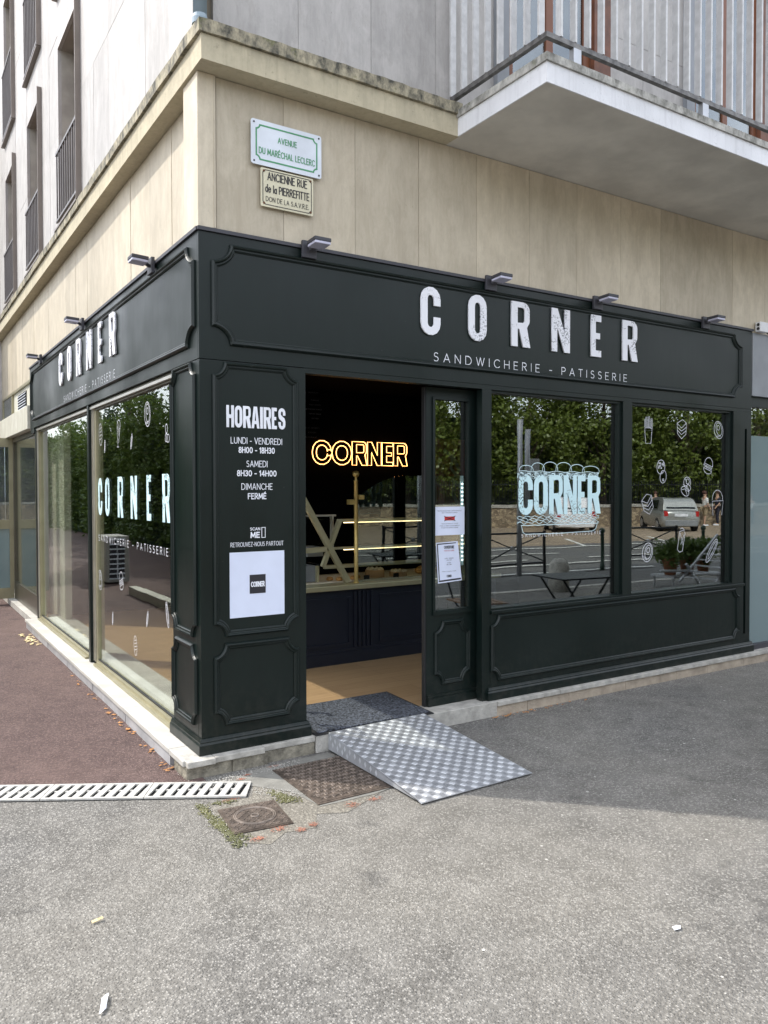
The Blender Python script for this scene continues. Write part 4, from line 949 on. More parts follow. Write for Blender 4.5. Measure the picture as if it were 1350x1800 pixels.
for i in range(70): a0_ = 2.30+.80*rnd.random(); mb.ribbon([(a0_, 1.625+.045*rnd.random()), (a0_+rnd.uniform(-.03, .03), 1.625+.045*rnd.random()), (a0_+rnd.uniform(-.04, .04), 1.63+.04*rnd.random())], .005, 0)
for r_i in range(4):
    mb.ribbon([(2.29+.82*i/40, 1.365-.014*r_i+.008*math.sin(i*1.7+r_i*2)+rnd.uniform(-.004, .004)) for i in range(41)], .0035, 0)
mb.ribbon([(2.33, 1.302), (2.345, 1.255), (2.37, 1.243), (2.7, 1.240), (3.04, 1.247), (3.075, 1.262), (3.095, 1.312)], .0042, 0)
mb.ribbon([(2.325+.78*i/24, 1.305+.002*math.sin(i*2.1)) for i in range(25)], .005, 0)
o_ = mb.build('sandwich_drawing', M['bluew'], pane1); o_['label'] = 'line drawing of a filled baguette'

# posters on door glass
YP = YD+.016
PF = Fr((0, YP, 0))
ps = thing('poster', 'white landscape notice with a crossed out card taped inside the narrow door glass', 'poster', (1.745, YP, 1.25))
MB(PF).box(1.617, 1.872, 1.255, 1.443, 0, .0006).build('sheet', M['paper'], ps)
for s_, v, wd, c_ in [('PAS DE LECTEUR DES CARTES BLEUES ET', 1.413, .20, 'ink'), ('DES TITRES RESTAURANT', 1.400, .13, 'ink'), ('VEUILLEZ NOUS EXCUSER', 1.328, .14, 'ink'), ('POUR LA GENE OCCASIONNEE ET', 1.314, .165, 'ink'), ('PASSEZ UNE BONNE JOURNEE', 1.301, .14, 'ink')]:
    put_text('lettering', s_, PF, 1.748, v, .0008, .0065, M[c_], ps, wd, .01, 1, 'CENTER')
MB(PF).box(1.705, 1.79, 1.352, 1.378, .0008, .0012).build('card_symbol', M['red_ink'], ps)
m_ = MB(PF); m_.ribbon([(1.70, 1.381), (1.795, 1.349)], .004, .0014); m_.ribbon([(1.70, 1.349), (1.795, 1.381)], .004, .0018); m_.build('cross', M['ink'], ps)
p2 = thing('poster', 'tall white opening notice with a dark border below the card notice', 'poster', (1.74, YP, .94))
MB(PF).prism([(1.652, .938), (1.850, .948), (1.815, 1.213), (1.634, 1.207)], 0, .0006).build('sheet', M['paper'], p2)
m_ = MB(PF)
for q in ([(1.658, .946), (1.843, .955), (1.842, .966), (1.659, .957)], [(1.658, .959), (1.666, .959), (1.650, 1.20), (1.642, 1.20)], [(1.650, 1.193), (1.80, 1.199), (1.80, 1.205), (1.650, 1.201)]): m_.prism(q, .0008, .0012)
m_.build('border', M['ink'], p2)
for s_, v, wd, c_, h_ in [('OUVERTURE', 1.165, .085, 'ink', .020), ('TOUS LES JOURS', 1.148, .085, 'red_ink', .008), ('LUNDI - VENDREDI', 1.098, .075, 'ink', .006), ('8H00 - 18H30', 1.086, .04, 'ink', .006), ('SAMEDI', 1.068, .03, 'ink', .006), ('8H30 - 14H00', 1.056, .04, 'ink', .006), ('AVENUE DU MARECHAL LECLERC', 1.012, .12, 'ink', .005), ('CORNER', .975, .04, 'ink', .016)]:
    put_text('lettering', s_, PF, 1.742, v, .0010, h_, M[c_], p2, wd, .015, 1, 'CENTER')

# ------------------------------------------------------------------ fascia lamps
def lamp(fr, lab, base):
    t = thing('wall_lamp', lab, 'lamp', base, 'graphite lamps along the top of the shop fascia')
    MB(fr).box(-.045, .045, -.048, .048, 0, .022).build('bracket', M['lampg'], t, bev=.003)
    a = MB(); a.tube([fr.p(.0, 0, .022), fr.p(.012, .008, .045)], .012, 8); a.build('arm', M['lampg'], t)
    c, s_ = math.cos(R(3)), math.sin(R(3))
    hf = Fr(fr.p(.012, .012, .045), fr.U, fr.V*c-fr.N*s_*0+fr.V*0, fr.N)
    hf = Fr(fr.p(.015, .010, .045), fr.U, (fr.V*c-fr.N*s_), (fr.N*c+fr.V*s_))
    MB(hf).box(-.045, .058, .006, .026, 0, .10).build('head', M['lampg'], t, bev=.002)
    MB(hf).box(-.042, .055, -.010, .0055, .003, .097).build('diffuser', M['diff'], t, bev=.003)
    return t
lr = ['lamp above the empty left end of the long fascia', 'lamp above the letter O of the long fascia', 'lamp above the second N side of the long fascia letters', 'lamp near the right end of the long fascia']
lr[1] = 'lamp between the letters O and R of the long fascia'; lr[1] = 'lamp directly above the letter O of the long fascia'; lr[2] = 'lamp directly above the letter E of the long fascia'
for (x, lb) in zip([.640, 1.985, 3.00, 4.272], lr): lamp(Fr((x, -.012, 2.918)), 'graphite '+lb, (x, 0, 2.918))
ll = ['lamp on the side fascia nearest the corner', 'middle lamp on the side fascia above the word', 'lamp at the far end of the side fascia']
for (y, lb) in zip([.782, 2.75, 4.765], ll): lamp(Fr((-.012, y, 2.918), U=(0, -1, 0), N=(-1, 0, 0)), 'graphite '+lb, (0, y, 2.918))

# ------------------------------------------------------------------ street name plates
def round_rect(u0, u1, v0, v1, r, n=4): return arc(u1-r, v1-r, r, 0, 90, n)+arc(u0+r, v1-r, r, 90, 180, n)+arc(u0+r, v0+r, r, 180, 270, n)+arc(u1-r, v0+r, r, 270, 360, n)
SF = Fr((0, -.006, 0))
s1 = thing('street_sign', 'white enamel street plate with green border and green lettering', 'street sign', (.51, -.01, 3.34))
MB(SF).prism(round_rect(.296, .728, 3.337, 3.580, .014), 0, .006).build('plate', M['enamw'], s1, bev=0)
q = scoop(.322, .702, 3.362, 3.556, .022); mo = loops_mesh([q, inset(q, .0085)], .0008); mo.transform(SF.mat(0, 0, .0068)); link('border', mo, M['enamg'], s1)
put_text('lettering', 'AVENUE', SF, .513, 3.476, .0065, .034, M['enamg'], s1, .118, .012, 1.1, 'CENTER')
put_text('lettering', 'DU MARÉCHAL LECLERC', SF, .513, 3.398, .0065, .036, M['enamg'], s1, .345, .012, 1.1, 'CENTER')
[MB().lathe(SF.p(a, b, .006), [(.005, 0), (.005, .003)], 8, (0, -1, 0)).build('screw', M['ink'], s1) for a in (.313, .711) for b in (3.354, 3.563)]
s2 = thing('street_sign', 'cream enamel plate with black lettering below the green bordered plate', 'street sign', (.51, -.01, 3.12))
MB(SF).prism(round_rect(.352, .674, 3.116, 3.326, .006), 0, .006).build('plate', M['enamc'], s2)
q = scoop(.362, .664, 3.126, 3.318, .014); mo = loops_mesh([q, inset(q, .004)], .0008); mo.transform(SF.mat(0, 0, .0068)); link('border', mo, M['ink'], s2)
put_text('lettering', 'ANCIENNE RUE', SF, .513, 3.262, .0065, .045, M['ink'], s2, .245, .008, 1.05, 'CENTER')
put_text('lettering', 'de la PIERREFITTE', SF, .513, 3.195, .0065, .045, M['ink'], s2, .272, .008, 1.0, 'CENTER')
put_text('lettering', 'DON DE LA S.A.V.R.E.', SF, .513, 3.146, .0065, .027, M['ink'], s2, .265, .004, 1.05, 'CENTER')
[MB().lathe(SF.p(a, b, .006), [(.006, 0), (.006, .003)], 8, (0, -1, 0)).build('screw', M['rust'], s2) for a in (.370, .658) for b in (3.134, 3.310)]
sb_ = thing('sensor_box', 'small white plastic detector box on the stone above the grey shop', 'sensor', (5.07, 0, 2.94))
MB(RF).box(5.00, 5.12, 2.925, 3.010, .0, .05).build('case', M['sensor'], sb_, bev=.004)
m_ = MB(); [m_.lathe((4.9995, -.028, z), [(.014, 0), (.012, .004)], 12, (-1, 0, 0)) for z in (2.95, 2.985)]; m_.build('lens', M['ink'], sb_)
MB().tube([(5.12, -.02, 2.94), (5.17, -.02, 2.92), (5.3, -.015, 2.925), (6, -.015, 2.925)], .006, 6).build('cable', M['ink'], sb_)

# ------------------------------------------------------------------ neighbour shop on the right
nb = thing('neighbour_shopfront', 'grey fascia and frosted glass front of the shop to the right', 'shopfront', (6, 0, .14))
MB(RF).box(4.97, 6.9, 2.372, 2.918, -.05, -.002).build('fascia', M['greyf'], nb)
MB(RF).box(4.9735, 6.9, 2.28, 2.3715, -.10, -.03).build('head_rail', M['green'], nb)
MB(RF).box(4.9735, 6.9, .141, .185, -.06, -.01).build('bottom_rail', M['lampg'], nb)
pn = MB(RF).box(4.974, 6.9, 2.03, 2.2795, -.062, -.056).build('clear_pane', M['glass'], nb)
MB(RF).box(4.974, 6.9, .1855, 2.0295, -.062, -.056).build('frosted_pane', M['frost'], nb)
MB(RF).box(4.974, 6.9, 1.80, 1.84, -.0555, -.055).build('film_edge', M['frost'], nb)
MB().box(5.16, 6.89, .9, 1.0, .12, 2.6).build('back_wall', M['olive'], nb)

# ------------------------------------------------------------------ ENTRANCE on the left
en = thing('building_entrance', 'champagne framed glass entrance under a beige canopy left of the shop', 'entrance', (.1, 7, .12))
MB().box(.085, .16, 5.62, 8.60, 2.53, 2.855).build('transom_panel', M['creamwall'], en)
m_ = MB(); m_.box(.06, .0845, 5.62, 8.60, 2.845, 2.875); m_.box(.06, .0845, 5.62, 8.60, 2.53, 2.545); m_.box(.06, .0845, 7.55, 7.63, 2.546, 2.844); m_.box(.06, .0845, 8.50, 8.6, 2.546, 2.844); m_.build('transom_frame', M['brz'], en)
MB().box(.070, .0845, 7.64, 8.49, 2.55, 2.84).build('transom_glass', M['glassu'], en)
lv = MB().box(.078, .0845, 6.45, 7.15, 2.575, 2.79).build('vent_grille', M['darkroom'], en)
for i in range(6): m_ = MB(); z = 2.59+i*.034; m_.add([(.066, 6.46, z), (.066, 7.14, z), (.078, 7.14, z+.017), (.078, 6.46, z+.017), (.068, 6.46, z-.003), (.068, 7.14, z-.003)], [(0, 1, 2, 3), (0, 4, 5, 1)]); m_.build('louvre_slat', M['enamw'], lv)
MB().box(-.03, .08, 5.63, 8.60, 2.26, 2.525).build('canopy', M['creamwall'], en, bev=.003)
MB().box(.0805, .9, 5.63, 8.6, 2.245, 2.262).build('canopy_soffit', M['shutter'], en)
m_ = MB(); m_.box(.05, .10, 5.62, 5.66, .121, 2.258); m_.box(.05, .10, 7.38, 7.45, .121, 2.258); m_.box(.05, .10, 5.661, 7.379, .121, .35); m_.box(.05, .10, 5.661, 7.379, 2.20, 2.258); m_.build('side_light_frame', M['brzd'], en)
MB().box(.070, .078, 5.661, 7.379, .351, 2.199).build('side_light_pane', M['glassl'], en)
m_ = MB(); ya, yb = 7.46, 7.51
for a in ((-.30, -.22, .121, 2.258), (.0, .049, .121, 2.258), (-.219, -.001, .121, .26), (-.219, -.001, 1.05, 1.17), (-.219, -.001, 2.14, 2.258)): m_.box(a[0], a[1], ya, yb, a[2], a[3])
m_.build('door_frame', M['brz'], en)
MB().box(-.219, -.001, ya+.02, ya+.028, .261, 1.049).build('door_pane', M['frost'], en); MB().box(-.219, -.001, ya+.02, ya+.028, 1.171, 2.139).build('door_pane', M['glassu'], en)
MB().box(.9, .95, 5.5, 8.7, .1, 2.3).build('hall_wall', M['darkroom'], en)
MB().box(.101, .899, 8.62, 8.70, .1, 2.5).build('hall_end_wall', M['reveal'], en)
m_ = MB(); m_.box(.75, .8, 5.9, 5.98, .121, 2.24); m_.box(.75, .8, 6.9, 6.98, .121, 2.24); m_.box(.75, .8, 5.981, 6.899, 1.0, 1.1); m_.build('inner_door_frame', M['brz'], en)

# ------------------------------------------------------------------ SHOP INTERIOR
def st_(name, mb, mat): o = mb.build(name, mat); o['kind'] = 'structure'; return o
st_('shop_floor', MB().box(.08, 4.98, .065, 5.73, .08, .1395), M['floor'])
st_('shop_ceiling', MB().box(.06, 4.98, .065, 5.45, 2.56, 2.60), M['black'])
st_('back_wall', MB().box(1.15, 4.98, 2.93, 3.0, .14, 2.56), M['black'])
st_('side_wall', MB().box(4.93, 4.98, .07, 2.93, .14, 2.56), M['black'])
st_('end_wall', MB().box(.085, .199, 5.66, 5.72, .14, 2.56), M['olive'])
st_('inner_wall', MB().box(.271, 4.98, 5.38, 5.45, .14, 2.56), M['black'])
st_('end_column', MB().box(.20, .27, 4.80, 5.72, .14, 2.56), M['creamwall'])
st_('far_wall', MB().box(2.6, 2.66, 3.0, 5.38, .14, 2.56), M['black'])
pnl = thing('banquette_back', 'dark navy wall panel seen through the side window', 'panel', (1.2, 3.6, .4))
MB().box(1.14, 1.149, 3.02, 3.9, .7, 1.75).build('panel', M['navy'], pnl) if False else MB().box(2.55, 2.595, 3.05, 5.1, .6, 1.75).build('panel', M['navy'], pnl)
rp_ = thing('wall_panel', 'dark red wall panel with a grey curved motif behind the first window', 'panel', (2.6, 2.9, 1.4))
MB(Fr((0, 2.925, 0))).box(3.55, 4.30, 1.35, 2.12, 0, .02).build('board', M['redpanel'], rp_)
m_ = MB(Fr((0, 2.925, 0))); m_.ribbon([(3.80, 2.0), (3.95, 1.9), (4.02, 1.78), (3.92, 1.66), (4.05, 1.6), (4.2, 1.5)], .045, .02); m_.ribbon([(3.93, 1.95), (3.9, 1.8), (3.98, 1.72), (4.1, 1.66), (4.25, 1.62)], .04, .0215); m_.ribbon([(3.98, 1.66), (3.92, 1.52), (4.0, 1.4)], .05, .023); m_.build('motif', M['greyshape'], rp_)
# counter
ct = thing('counter', 'navy panelled serving counter facing the door', 'counter', (3, 1.6, .14))
YC = 1.52; KF = Fr((0, YC, 0)); cx0 = 1.16
MB(KF).box(cx0, 3.36, .14, .735, -.75, 0).build('body', M['navy'], ct)
wt = MB(KF).box(cx0-.03, 3.39, .745, .785, -.78, .045).build('worktop', M['caseframe'], ct, bev=.004)
MB(KF).box(cx0-.02, 3.38, .7355, .7445, -.77, .03).build('worktop_underside', M['navy'], ct)
MB(KF).box(cx0-.01, 3.37, .14, .235, .0005, .02).box(cx0-.01, 3.37, .2355, .262, .0005, .010).build('skirting', M['navy'], ct)
for u in (1.22, 1.86, 2.16, 2.86, 3.5, 4.1):
    pass
for a, b in ((1.20, 1.80), (2.08, 2.70), (2.80, 3.30),):
    m_ = MB(KF); v0, v1 = .29, .685
    for (x0, x1, z0, z1) in ((a, b, v1-.02, v1), (a, b, v0, v0+.02), (a, a+.02, v0+.02, v1-.02), (b-.02, b, v0+.02, v1-.02)): m_.box(x0, x1, z0, z1, .0005, .014)
    m_.build('raised_frame', M['navy'], ct)
for u in (1.83, 1.87, 1.91, 1.95, 1.99): MB(KF).box(u, u+.025, .265, .72, .0005, .016).build('pilaster_reed', M['navy'], ct)
# display case
dc = thing('display_case', 'glass pastry display case with gold frames on the counter', 'display case', (2.6, 1.9, .785))
CFm = M['caseframe']
def bar(pts, w_=.018, parent=dc, mat=CFm, name='frame_bar', d=.02):
    a, b = Vector(pts[0]), Vector(pts[1]); ax_ = (b-a).normalized(); s1_ = ax_.cross(Vector((0, 1, 0))); 
    s1_ = s1_.normalized() if s1_.length > .1 else Vector((0, 0, 1)); s2_ = ax_.cross(s1_).normalized()
    V = [q+s1_*w_*i+s2_*d*j for q in (a, b) for i, j in ((-1, -1), (1, -1), (1, 1), (-1, 1))]
    return MB().add(V, [(0, 1, 2, 3), (4, 5, 6, 7), (0, 1, 5, 4), (1, 2, 6, 5), (2, 3, 7, 6), (3, 0, 4, 7)]).build(name, mat, parent)
yy = 1.60
bar([(3.02, yy, 1.30), (2.86, yy, .93)], .016); bar([(3.34, yy, 1.49), (3.02, yy, .80)], .022)
bar([(1.41, yy, 1.49), (1.823, yy, .797)], .022); bar([(1.760, yy+.02, 1.31), (1.60, yy+.02, .93)], .016)
bar([(1.755, yy+.03, 1.305), (3.30, yy+.03, 1.305)], .010, name='shelf_edge'); bar([(1.62, yy+.03, 1.075), (3.30, yy+.03, 1.075)], .009, name='shelf_edge'); bar([(1.62, yy+.03, .925), (3.30, yy+.03, .925)], .014, name='shelf_edge')
bar([(1.2, yy+.1, 1.345), (1.76, yy+.1, 1.345)], .007, mat=M['alu']); bar([(1.73, yy+.1, 1.34), (1.73, yy+.1, 1.06)], .007, mat=M['alu']); bar([(1.2, yy+.1, 1.06), (1.73, yy+.1, 1.06)], .007, mat=M['alu'])
bar([(1.2, yy, 1.06), (1.62, yy, 1.075)], .02); bar([(1.44, yy+.1, .93), (1.44, yy+.1, .79)], .01); bar([(1.60, yy+.12, .93), (1.60, yy+.12, .79)], .01)
for z, w_ in ((1.283, .004), (1.058, .003)): MB().box(1.80, 3.25, yy+.016, yy+.028, z, z+w_*1.5).build('light_strip', M['ledstrip'], dc)
for z in (1.31, 1.08, .935): MB().box(1.64, 3.30, yy+.052, 2.15, z, z+.006).build('glass_shelf', M['glassc'], dc)
MB().box(1.40, 3.32, yy+.052, 2.15, .787, .795).build('case_deck', M['cream'], dc)
m_ = MB(); n = 12; P1 = [(1.90+1.42*i/n, 1.50+.18*math.sin(math.pi*.5*min(1, i/4))) for i in range(n+1)]
m_.add([(x, 1.575, .79) for x, z in P1]+[(x, 1.575, z) for x, z in P1]+[(x, 1.581, .79) for x, z in P1]+[(x, 1.581, z) for x, z in P1],
       [(i, i+1, n+2+i, n+1+i) for i in range(n)]+[(2*n+2+i, 2*n+3+i, 3*n+4+i, 3*n+3+i) for i in range(n)]+[(n+1+i, n+2+i, 3*n+4+i, 3*n+3+i) for i in range(n)]); m_.build('front_glass', M['glass'], dc)
MB().box(1.15, 1.40, 1.66, 2.1, .786, .79).build('cake_board', M['bread'], dc)
MB().box(1.42, 1.60, 1.73, 1.95, .80, .93).build('inner_box', M['greyf'], dc); MB().box(1.55, 1.70, 1.80, 1.98, 1.0, 1.08).build('inner_box', M['greyf'], dc)
po = thing('brass_post', 'brass counter post topped with a round ball', 'post', (1.875, 1.55, .785))
MB().lathe((1.876, 1.55, .786), [(.024, 0), (.024, .01), (.017, .014), (.017, .84), (.022, .845), (.012, .855), (.010, .87), (.016, .875)], 16).build('shaft', M['brass'], po, smooth=True)
MB().lathe((1.876, 1.55, 1.660), [(.028*math.sin(R(t)), .028-.028*math.cos(R(t))) for t in range(8, 173, 12)], 16).build('ball', M['brass'], po, smooth=True)
MB().box(1.894, 1.945, 1.53, 1.57, 1.478, 1.515).build('glass_clamp', M['brass'], po); MB().box(1.80, 1.858, 1.53, 1.57, 1.437, 1.478).build('glass_clamp', M['brass'], po)
# pastries
def cake(x, y, r, h, lab):
    t = thing('cake', lab, 'cake', (x, y, .795)); MB().lathe((x, y, .7955), [(r, 0), (r, h*.8), (r*.96, h*.86)], 20).build('sponge', M['cake'], t, smooth=True)
    m_ = MB(); [m_.lathe((x+r*.7*math.cos(a*.7), y+r*.7*math.sin(a*.7), .7955+h*.86), [(r*.22, 0), (r*.2, .012), (.002, .022)], 8) for a in range(9)]; m_.build('cream_rosettes', M['cream'], t, smooth=True)
cake(2.20, 1.78, .085, .075, 'taller round cake with cream rosettes in the case'); cake(2.42, 1.74, .08, .045, 'flatter round cake with cream rosettes in the case')
rnd = random.Random(2)
for i, (x, y, L_, a, lb) in enumerate([(2.70, 1.78, .09, .4, 'loaf leaning at the right of the cakes'), (2.80, 1.86, .10, .1, 'loaf behind the front loaf'), (2.86, 1.72, .09, .7, 'rightmost golden loaf beside the door edge')]):
    d_ = Vector((math.cos(a), math.sin(a), 0))*L_; tag(MB().tube([Vector((x, y, .83))+d_*t for t in (-1, -.8, -.4, 0, .4, .8, 1)], [.006, .026, .034, .036, .034, .026, .006], 10).build('bread_loaf', M['bread'], smooth=True), 'golden bread '+lb, 'bread')
for i, (x, y, lb) in enumerate([(1.80, 1.70, 'left of the brass post'), (1.74, 1.76, 'behind the front pastry left of the post'), (1.95, 1.72, 'just right of the brass post'), (2.02, 1.78, 'between the post and the tall cake')]):
    tag(MB().lathe((x, y, .7955), [(.026, 0), (.032, .012), (.024, .026), (.006, .032)], 12).build('tartlet', M['bread'], smooth=True), 'small brown pastry '+lb, 'pastry')
for x, lb in ((2.04, 'in front of the small pastries'), (2.34, 'between the two cakes'), (2.72, 'in front of the loaves')):
    tag(MB().box(x-.028, x+.028, 1.652, 1.655, .797, .832).build('price_tag', M['ink']), 'black price tag '+lb, 'price tag')
# neon
ne = thing('neon_sign', 'glowing orange double line neon word CORNER on the black wall', 'neon sign', (2.75, 2.9, 1.8))
NF = Fr((0, 2.905, 0)); u = 2.165
for ch, wd in [('C', .215), ('O', .225), ('R', .175), ('N', .17), ('E', .135), ('R', .175)]:
    hN = .24; lp = glyph(ch, {'C': .9, 'O': .9, 'R': .72, 'N': .72, 'E': .62}[ch], .19 if ch in 'CO' else .22); gw = max(x for l in lp for x, y in l)
    for l in lp: l_ = [(x/gw*wd, y*hN) for x, y in l]; MB().tube([NF.p(u+x, 1.812+y, .02) for x, y in l_], .0038, 6, closed=True).build('tube', M['neon'], ne, smooth=True)
    u += wd+.008
mn = thing('menu_board', 'black menu board with faint lettering high on the black wall', 'menu board', (1.8, 2.9, 2.0))
MB(NF).box(1.30, 2.30, 2.08, 2.62, 0, .01).build('board', M['black'], mn)
M['faint'] = simple('faint chalk print', (.10, .10, .11), .8)
for i, (s_, u_, wd) in enumerate([('MENUS', 2.05, .13), ('SANDWICH - BOISSON', 2.10, .27), ('CLASSIQUE', 2.20, .09), ('POULET CRUDITES', 2.20, .13), ('JAMBON BEURRE FROMAGE', 2.18, .2), ('THON MAYONNAISE', 2.20, .14), ('VEGETARIEN', 2.2, .08), ('SALADES ET DESSERTS', 2.14, .22), ('BOISSONS', 2.17, .09), ('CAFE THE CHOCOLAT', 2.12, .2)]):
    put_text('lettering', s_, NF, u_, 2.56-.045*i-(.03 if i > 1 else 0)-(.05 if i > 6 else 0), .0105, .03 if i == 0 else .014, M['faint'], mn, wd, 0, 1, 'CENTER')
led = thing('mirror_light', 'vertical row of white light dots seen behind the narrow door glass', 'light strip', (2.24, .6, .14))
for i in range(20): MB().lathe((2.236, .6, 1.60-.030*i), [(.0045, 0), (.0045, .008)], 6, (0, -1, 0)).build('light_dot', M['wledd'], led)
MB().box(2.224, 2.250, .6005, .61, .99, 1.66).build('light_bar', M['bluew'], led)
MB().lathe((2.237, .62, .1405), [(.10, 0), (.10, .01), (.012, .015), (.012, .82)], 14).build('stand', M['blackmetal'], led)
# interior window table and chairs shapes seen faintly are reflections of the terrace built below

# mat
mt = thing('door_mat', 'charcoal grey door mat with a rubber edge lying in the doorway', 'door mat', (1.05, .25, .14))
MF = Fr((0, 0, .1412), (1, 0, 0), (.06, 1, 0), (0, 0, 1))
MB(MF).box(.66, 1.50, -.055, .555, 0, .006).build('rubber_edge', M['rubber'], mt, bev=.002)
MB(MF).box(.685, 1.475, -.03, .53, .0062, .014).build('fibre_top', M['matd'], mt, bev=.003)

# ramp
rm = thing('access_ramp', 'checker plate aluminium ramp leading up to the doorway', 'ramp', (1.1, -.5, G))
A = [Vector((.742, -.05, .150)), Vector((1.430, -.035, .150)), Vector((1.467, -.970, G+.013)), Vector((.742, -.983, G+.013))]
for q in (A[2], A[3]): q.z = G+.012
m_ = MB(); th = Vector((0, 0, -.004)); m_.add(A+[q+th for q in A], [(0, 1, 2, 3), (4, 5, 6, 7), (0, 1, 5, 4), (1, 2, 6, 5), (2, 3, 7, 6), (3, 0, 4, 7)]); m_.build('deck', M['chk'], rm)
m_ = MB()
for a, b, dx in ((A[0], A[3], .0), (A[1], A[2], 0)):
    s_ = -.003 if a is A[0] else .003
    P_ = [Vector((a.x, a.y, G+.012)), Vector((b.x, b.y+.02, G+.012)), Vector((b.x, b.y, b.z-.004)), Vector((a.x, a.y, a.z-.004))]
    MB().add(P_+[q+Vector((s_, 0, 0)) for q in P_], [(0, 1, 2, 3), (4, 5, 6, 7), (0, 1, 5, 4), (1, 2, 6, 5), (2, 3, 7, 6), (3, 0, 4, 7)]).build('side_cheek', M['chk'], rm)
def bil(s, t): return (A[0]*(1-s)+A[1]*s)*(1-t)+(A[3]*(1-s)+A[2]*s)*t
nrm = (A[1]-A[0]).cross(A[3]-A[0]); nrm = nrm.normalized(); nrm = nrm if nrm.z > 0 else -nrm
V = []; Fc = []; Nx, Ny = 18, 24; V2 = []; F2 = []
for i in range(Nx):
    for j in range(Ny):
        cs, ctt = (i+.5)/Nx, (j+.5)/Ny; hs, ht = .5/Nx*.92, .5/Ny*.92
        if (i+j) % 2:
            b = len(V); q = [bil(cs-hs*.95, ctt-ht*.45), bil(cs+hs*.2, ctt-ht), bil(cs+hs*.95, ctt+ht*.45), bil(cs-hs*.2, ctt+ht)]; cc_ = sum(q, Vector())/4
            V += [x+nrm*.0004 for x in q]+[x*.75+cc_*.25+nrm*.0022 for x in q]; Fc += [(b+4, b+5, b+6, b+7)]+[(b+k, b+(k+1) % 4, b+4+(k+1) % 4, b+4+k) for k in range(4)]
        else:
            for k in range(5):
                t0 = ctt+ht*(-.9+.42*k); b = len(V2); q = [bil(cs-hs*.8, t0), bil(cs+hs*.8, t0), bil(cs+hs*.8, t0+ht*.16), bil(cs-hs*.8, t0+ht*.16)]
                V2 += [x+nrm*.001 for x in q]; F2.append((b, b+1, b+2, b+3))
me = bpy.data.meshes.new('tread_studs'); me.from_pydata(V, [], Fc); o_ = link('tread_studs', me, M['chk2'], rm); o_['kind'] = 'stuff'
me = bpy.data.meshes.new('tread_lines'); me.from_pydata(V2, [], F2); o_ = link('tread_lines', me, M['galv'], rm); o_['kind'] = 'stuff'
V = []; Fc = []
for j in range(17):
    for r_i in range(3):
        y = A[0].y-.03-j*.055-(.0275 if r_i % 2 else 0); ztop = A[0].z+(A[3].z-A[0].z)*(A[0].y-y)/(A[0].y-A[3].y); z = ztop-.022-.03*r_i
        if z < G+.030: continue
        b = len(V); V += [(.742-.0045, y+dy, z+dz) for dy, dz in ((-.012, 0), (0, .019), (.012, 0), (0, -.019))]; Fc.append((b, b+1, b+2, b+3))
me = bpy.data.meshes.new('side_studs'); me.from_pydata(V, [], Fc); o_ = link('side_studs', me, M['chk2'], rm); o_['kind'] = 'stuff'

# litter
def flake(name, x, y, pts, mat, lab, cat, z=G+.006, grp=None):
    V = [(x+a, y+b, z+c) for a, b, c in pts]; me = bpy.data.meshes.new(name); n = len(V)
    me.from_pydata(V+[(a, b, c+.0015) for a, b, c in V], [], [tuple(range(n)), tuple(range(n, 2*n))]+[(i, (i+1) % n, n+(i+1) % n, n+i) for i in range(n)]); return tag(link(name, me, mat), lab, cat, grp)
flake('paper_scrap', -.895, -1.665, [(-.016, -.044, 0), (-.004, -.040, .004), (.007, -.028, .001), (.018, .004, .007), (.029, .034, .004), (.020, .036, .001), (.006, .022, .003), (-.004, -.010, .006)], M['ptxt'], 'small white paper scrap on the grey asphalt at the bottom left', 'paper scrap')
flake('cigarette_end', -.802, -1.198, [(-.02, -.006, 0), (.02, 0, .004), (.018, .012, .006), (-.02, .005, .003)], M['dryp'], 'yellowish cigarette end on the grey asphalt above the paper scrap', 'cigarette end')
flake('chewing_gum', .863, -2.322, [(-.02, -.006, 0), (.004, -.012, .001), (.022, .002, 0), (.008, .008, .001), (-.01, .012, 0)], M['ptxt'], 'white flattened scrap on the asphalt at the lower right', 'scrap')

rnd = random.Random(11)
def leafbits(name, pts, mat, grp, lab):
    for (x, y, s_) in pts:
        a = rnd.random()*6.28; c, sn = math.cos(a)*s_, math.sin(a)*s_
        P_ = [(-1, 0, 0), (-.3, -.45, .12), (.6, -.35, .05), (1, .05, .3), (.4, .42, .1), (-.4, .4, .22)]
        flake(name, x, y, [(p*c-q*sn, p*sn+q*c, r_*s_) for p, q, r_ in P_], mat, lab, 'leaf', grp=grp)
def litter(name, pts, mat, lab):
    V = []; Fc = []
    for (x, y, s_) in pts:
        a = rnd.random()*6.28; c, sn = math.cos(a)*s_, math.sin(a)*s_; b = len(V)
        for p, q, r_ in [(-1, 0, 0), (-.3, -.45, .12), (.6, -.35, .05), (1, .05, .3), (.4, .42, .1), (-.4, .4, .22), (0, 0, .3)]: V.append((x+p*c-q*sn, y+p*sn+q*c, G+.008+r_*s_+rnd.random()*.004))
        Fc += [(b+k, b+(k+1) % 6, b+6) for k in range(6)]
    me = bpy.data.meshes.new(name); me.from_pydata(V, [], Fc); tag(link(name, me, mat), lab, kind='stuff')
litter('dry_leaf_litter', [(-.125+rnd.uniform(-.035, .01), rnd.choice([.20, .55, .95, 1.05, 1.35, 1.5, 1.9, 2.4, 2.6])+rnd.uniform(-.10, .10), rnd.uniform(.009, .022)) for _ in range(40)], M['dry'], 'small brown dry leaves along the pale side sill')
litter('dry_leaf_litter', [(-.17+rnd.uniform(-.06, .04), 4.55+rnd.uniform(-.35, .4), rnd.uniform(.015, .04)) for _ in range(40)], M['dryp'], 'pale dry leaves heaped at the far end of the side sill')
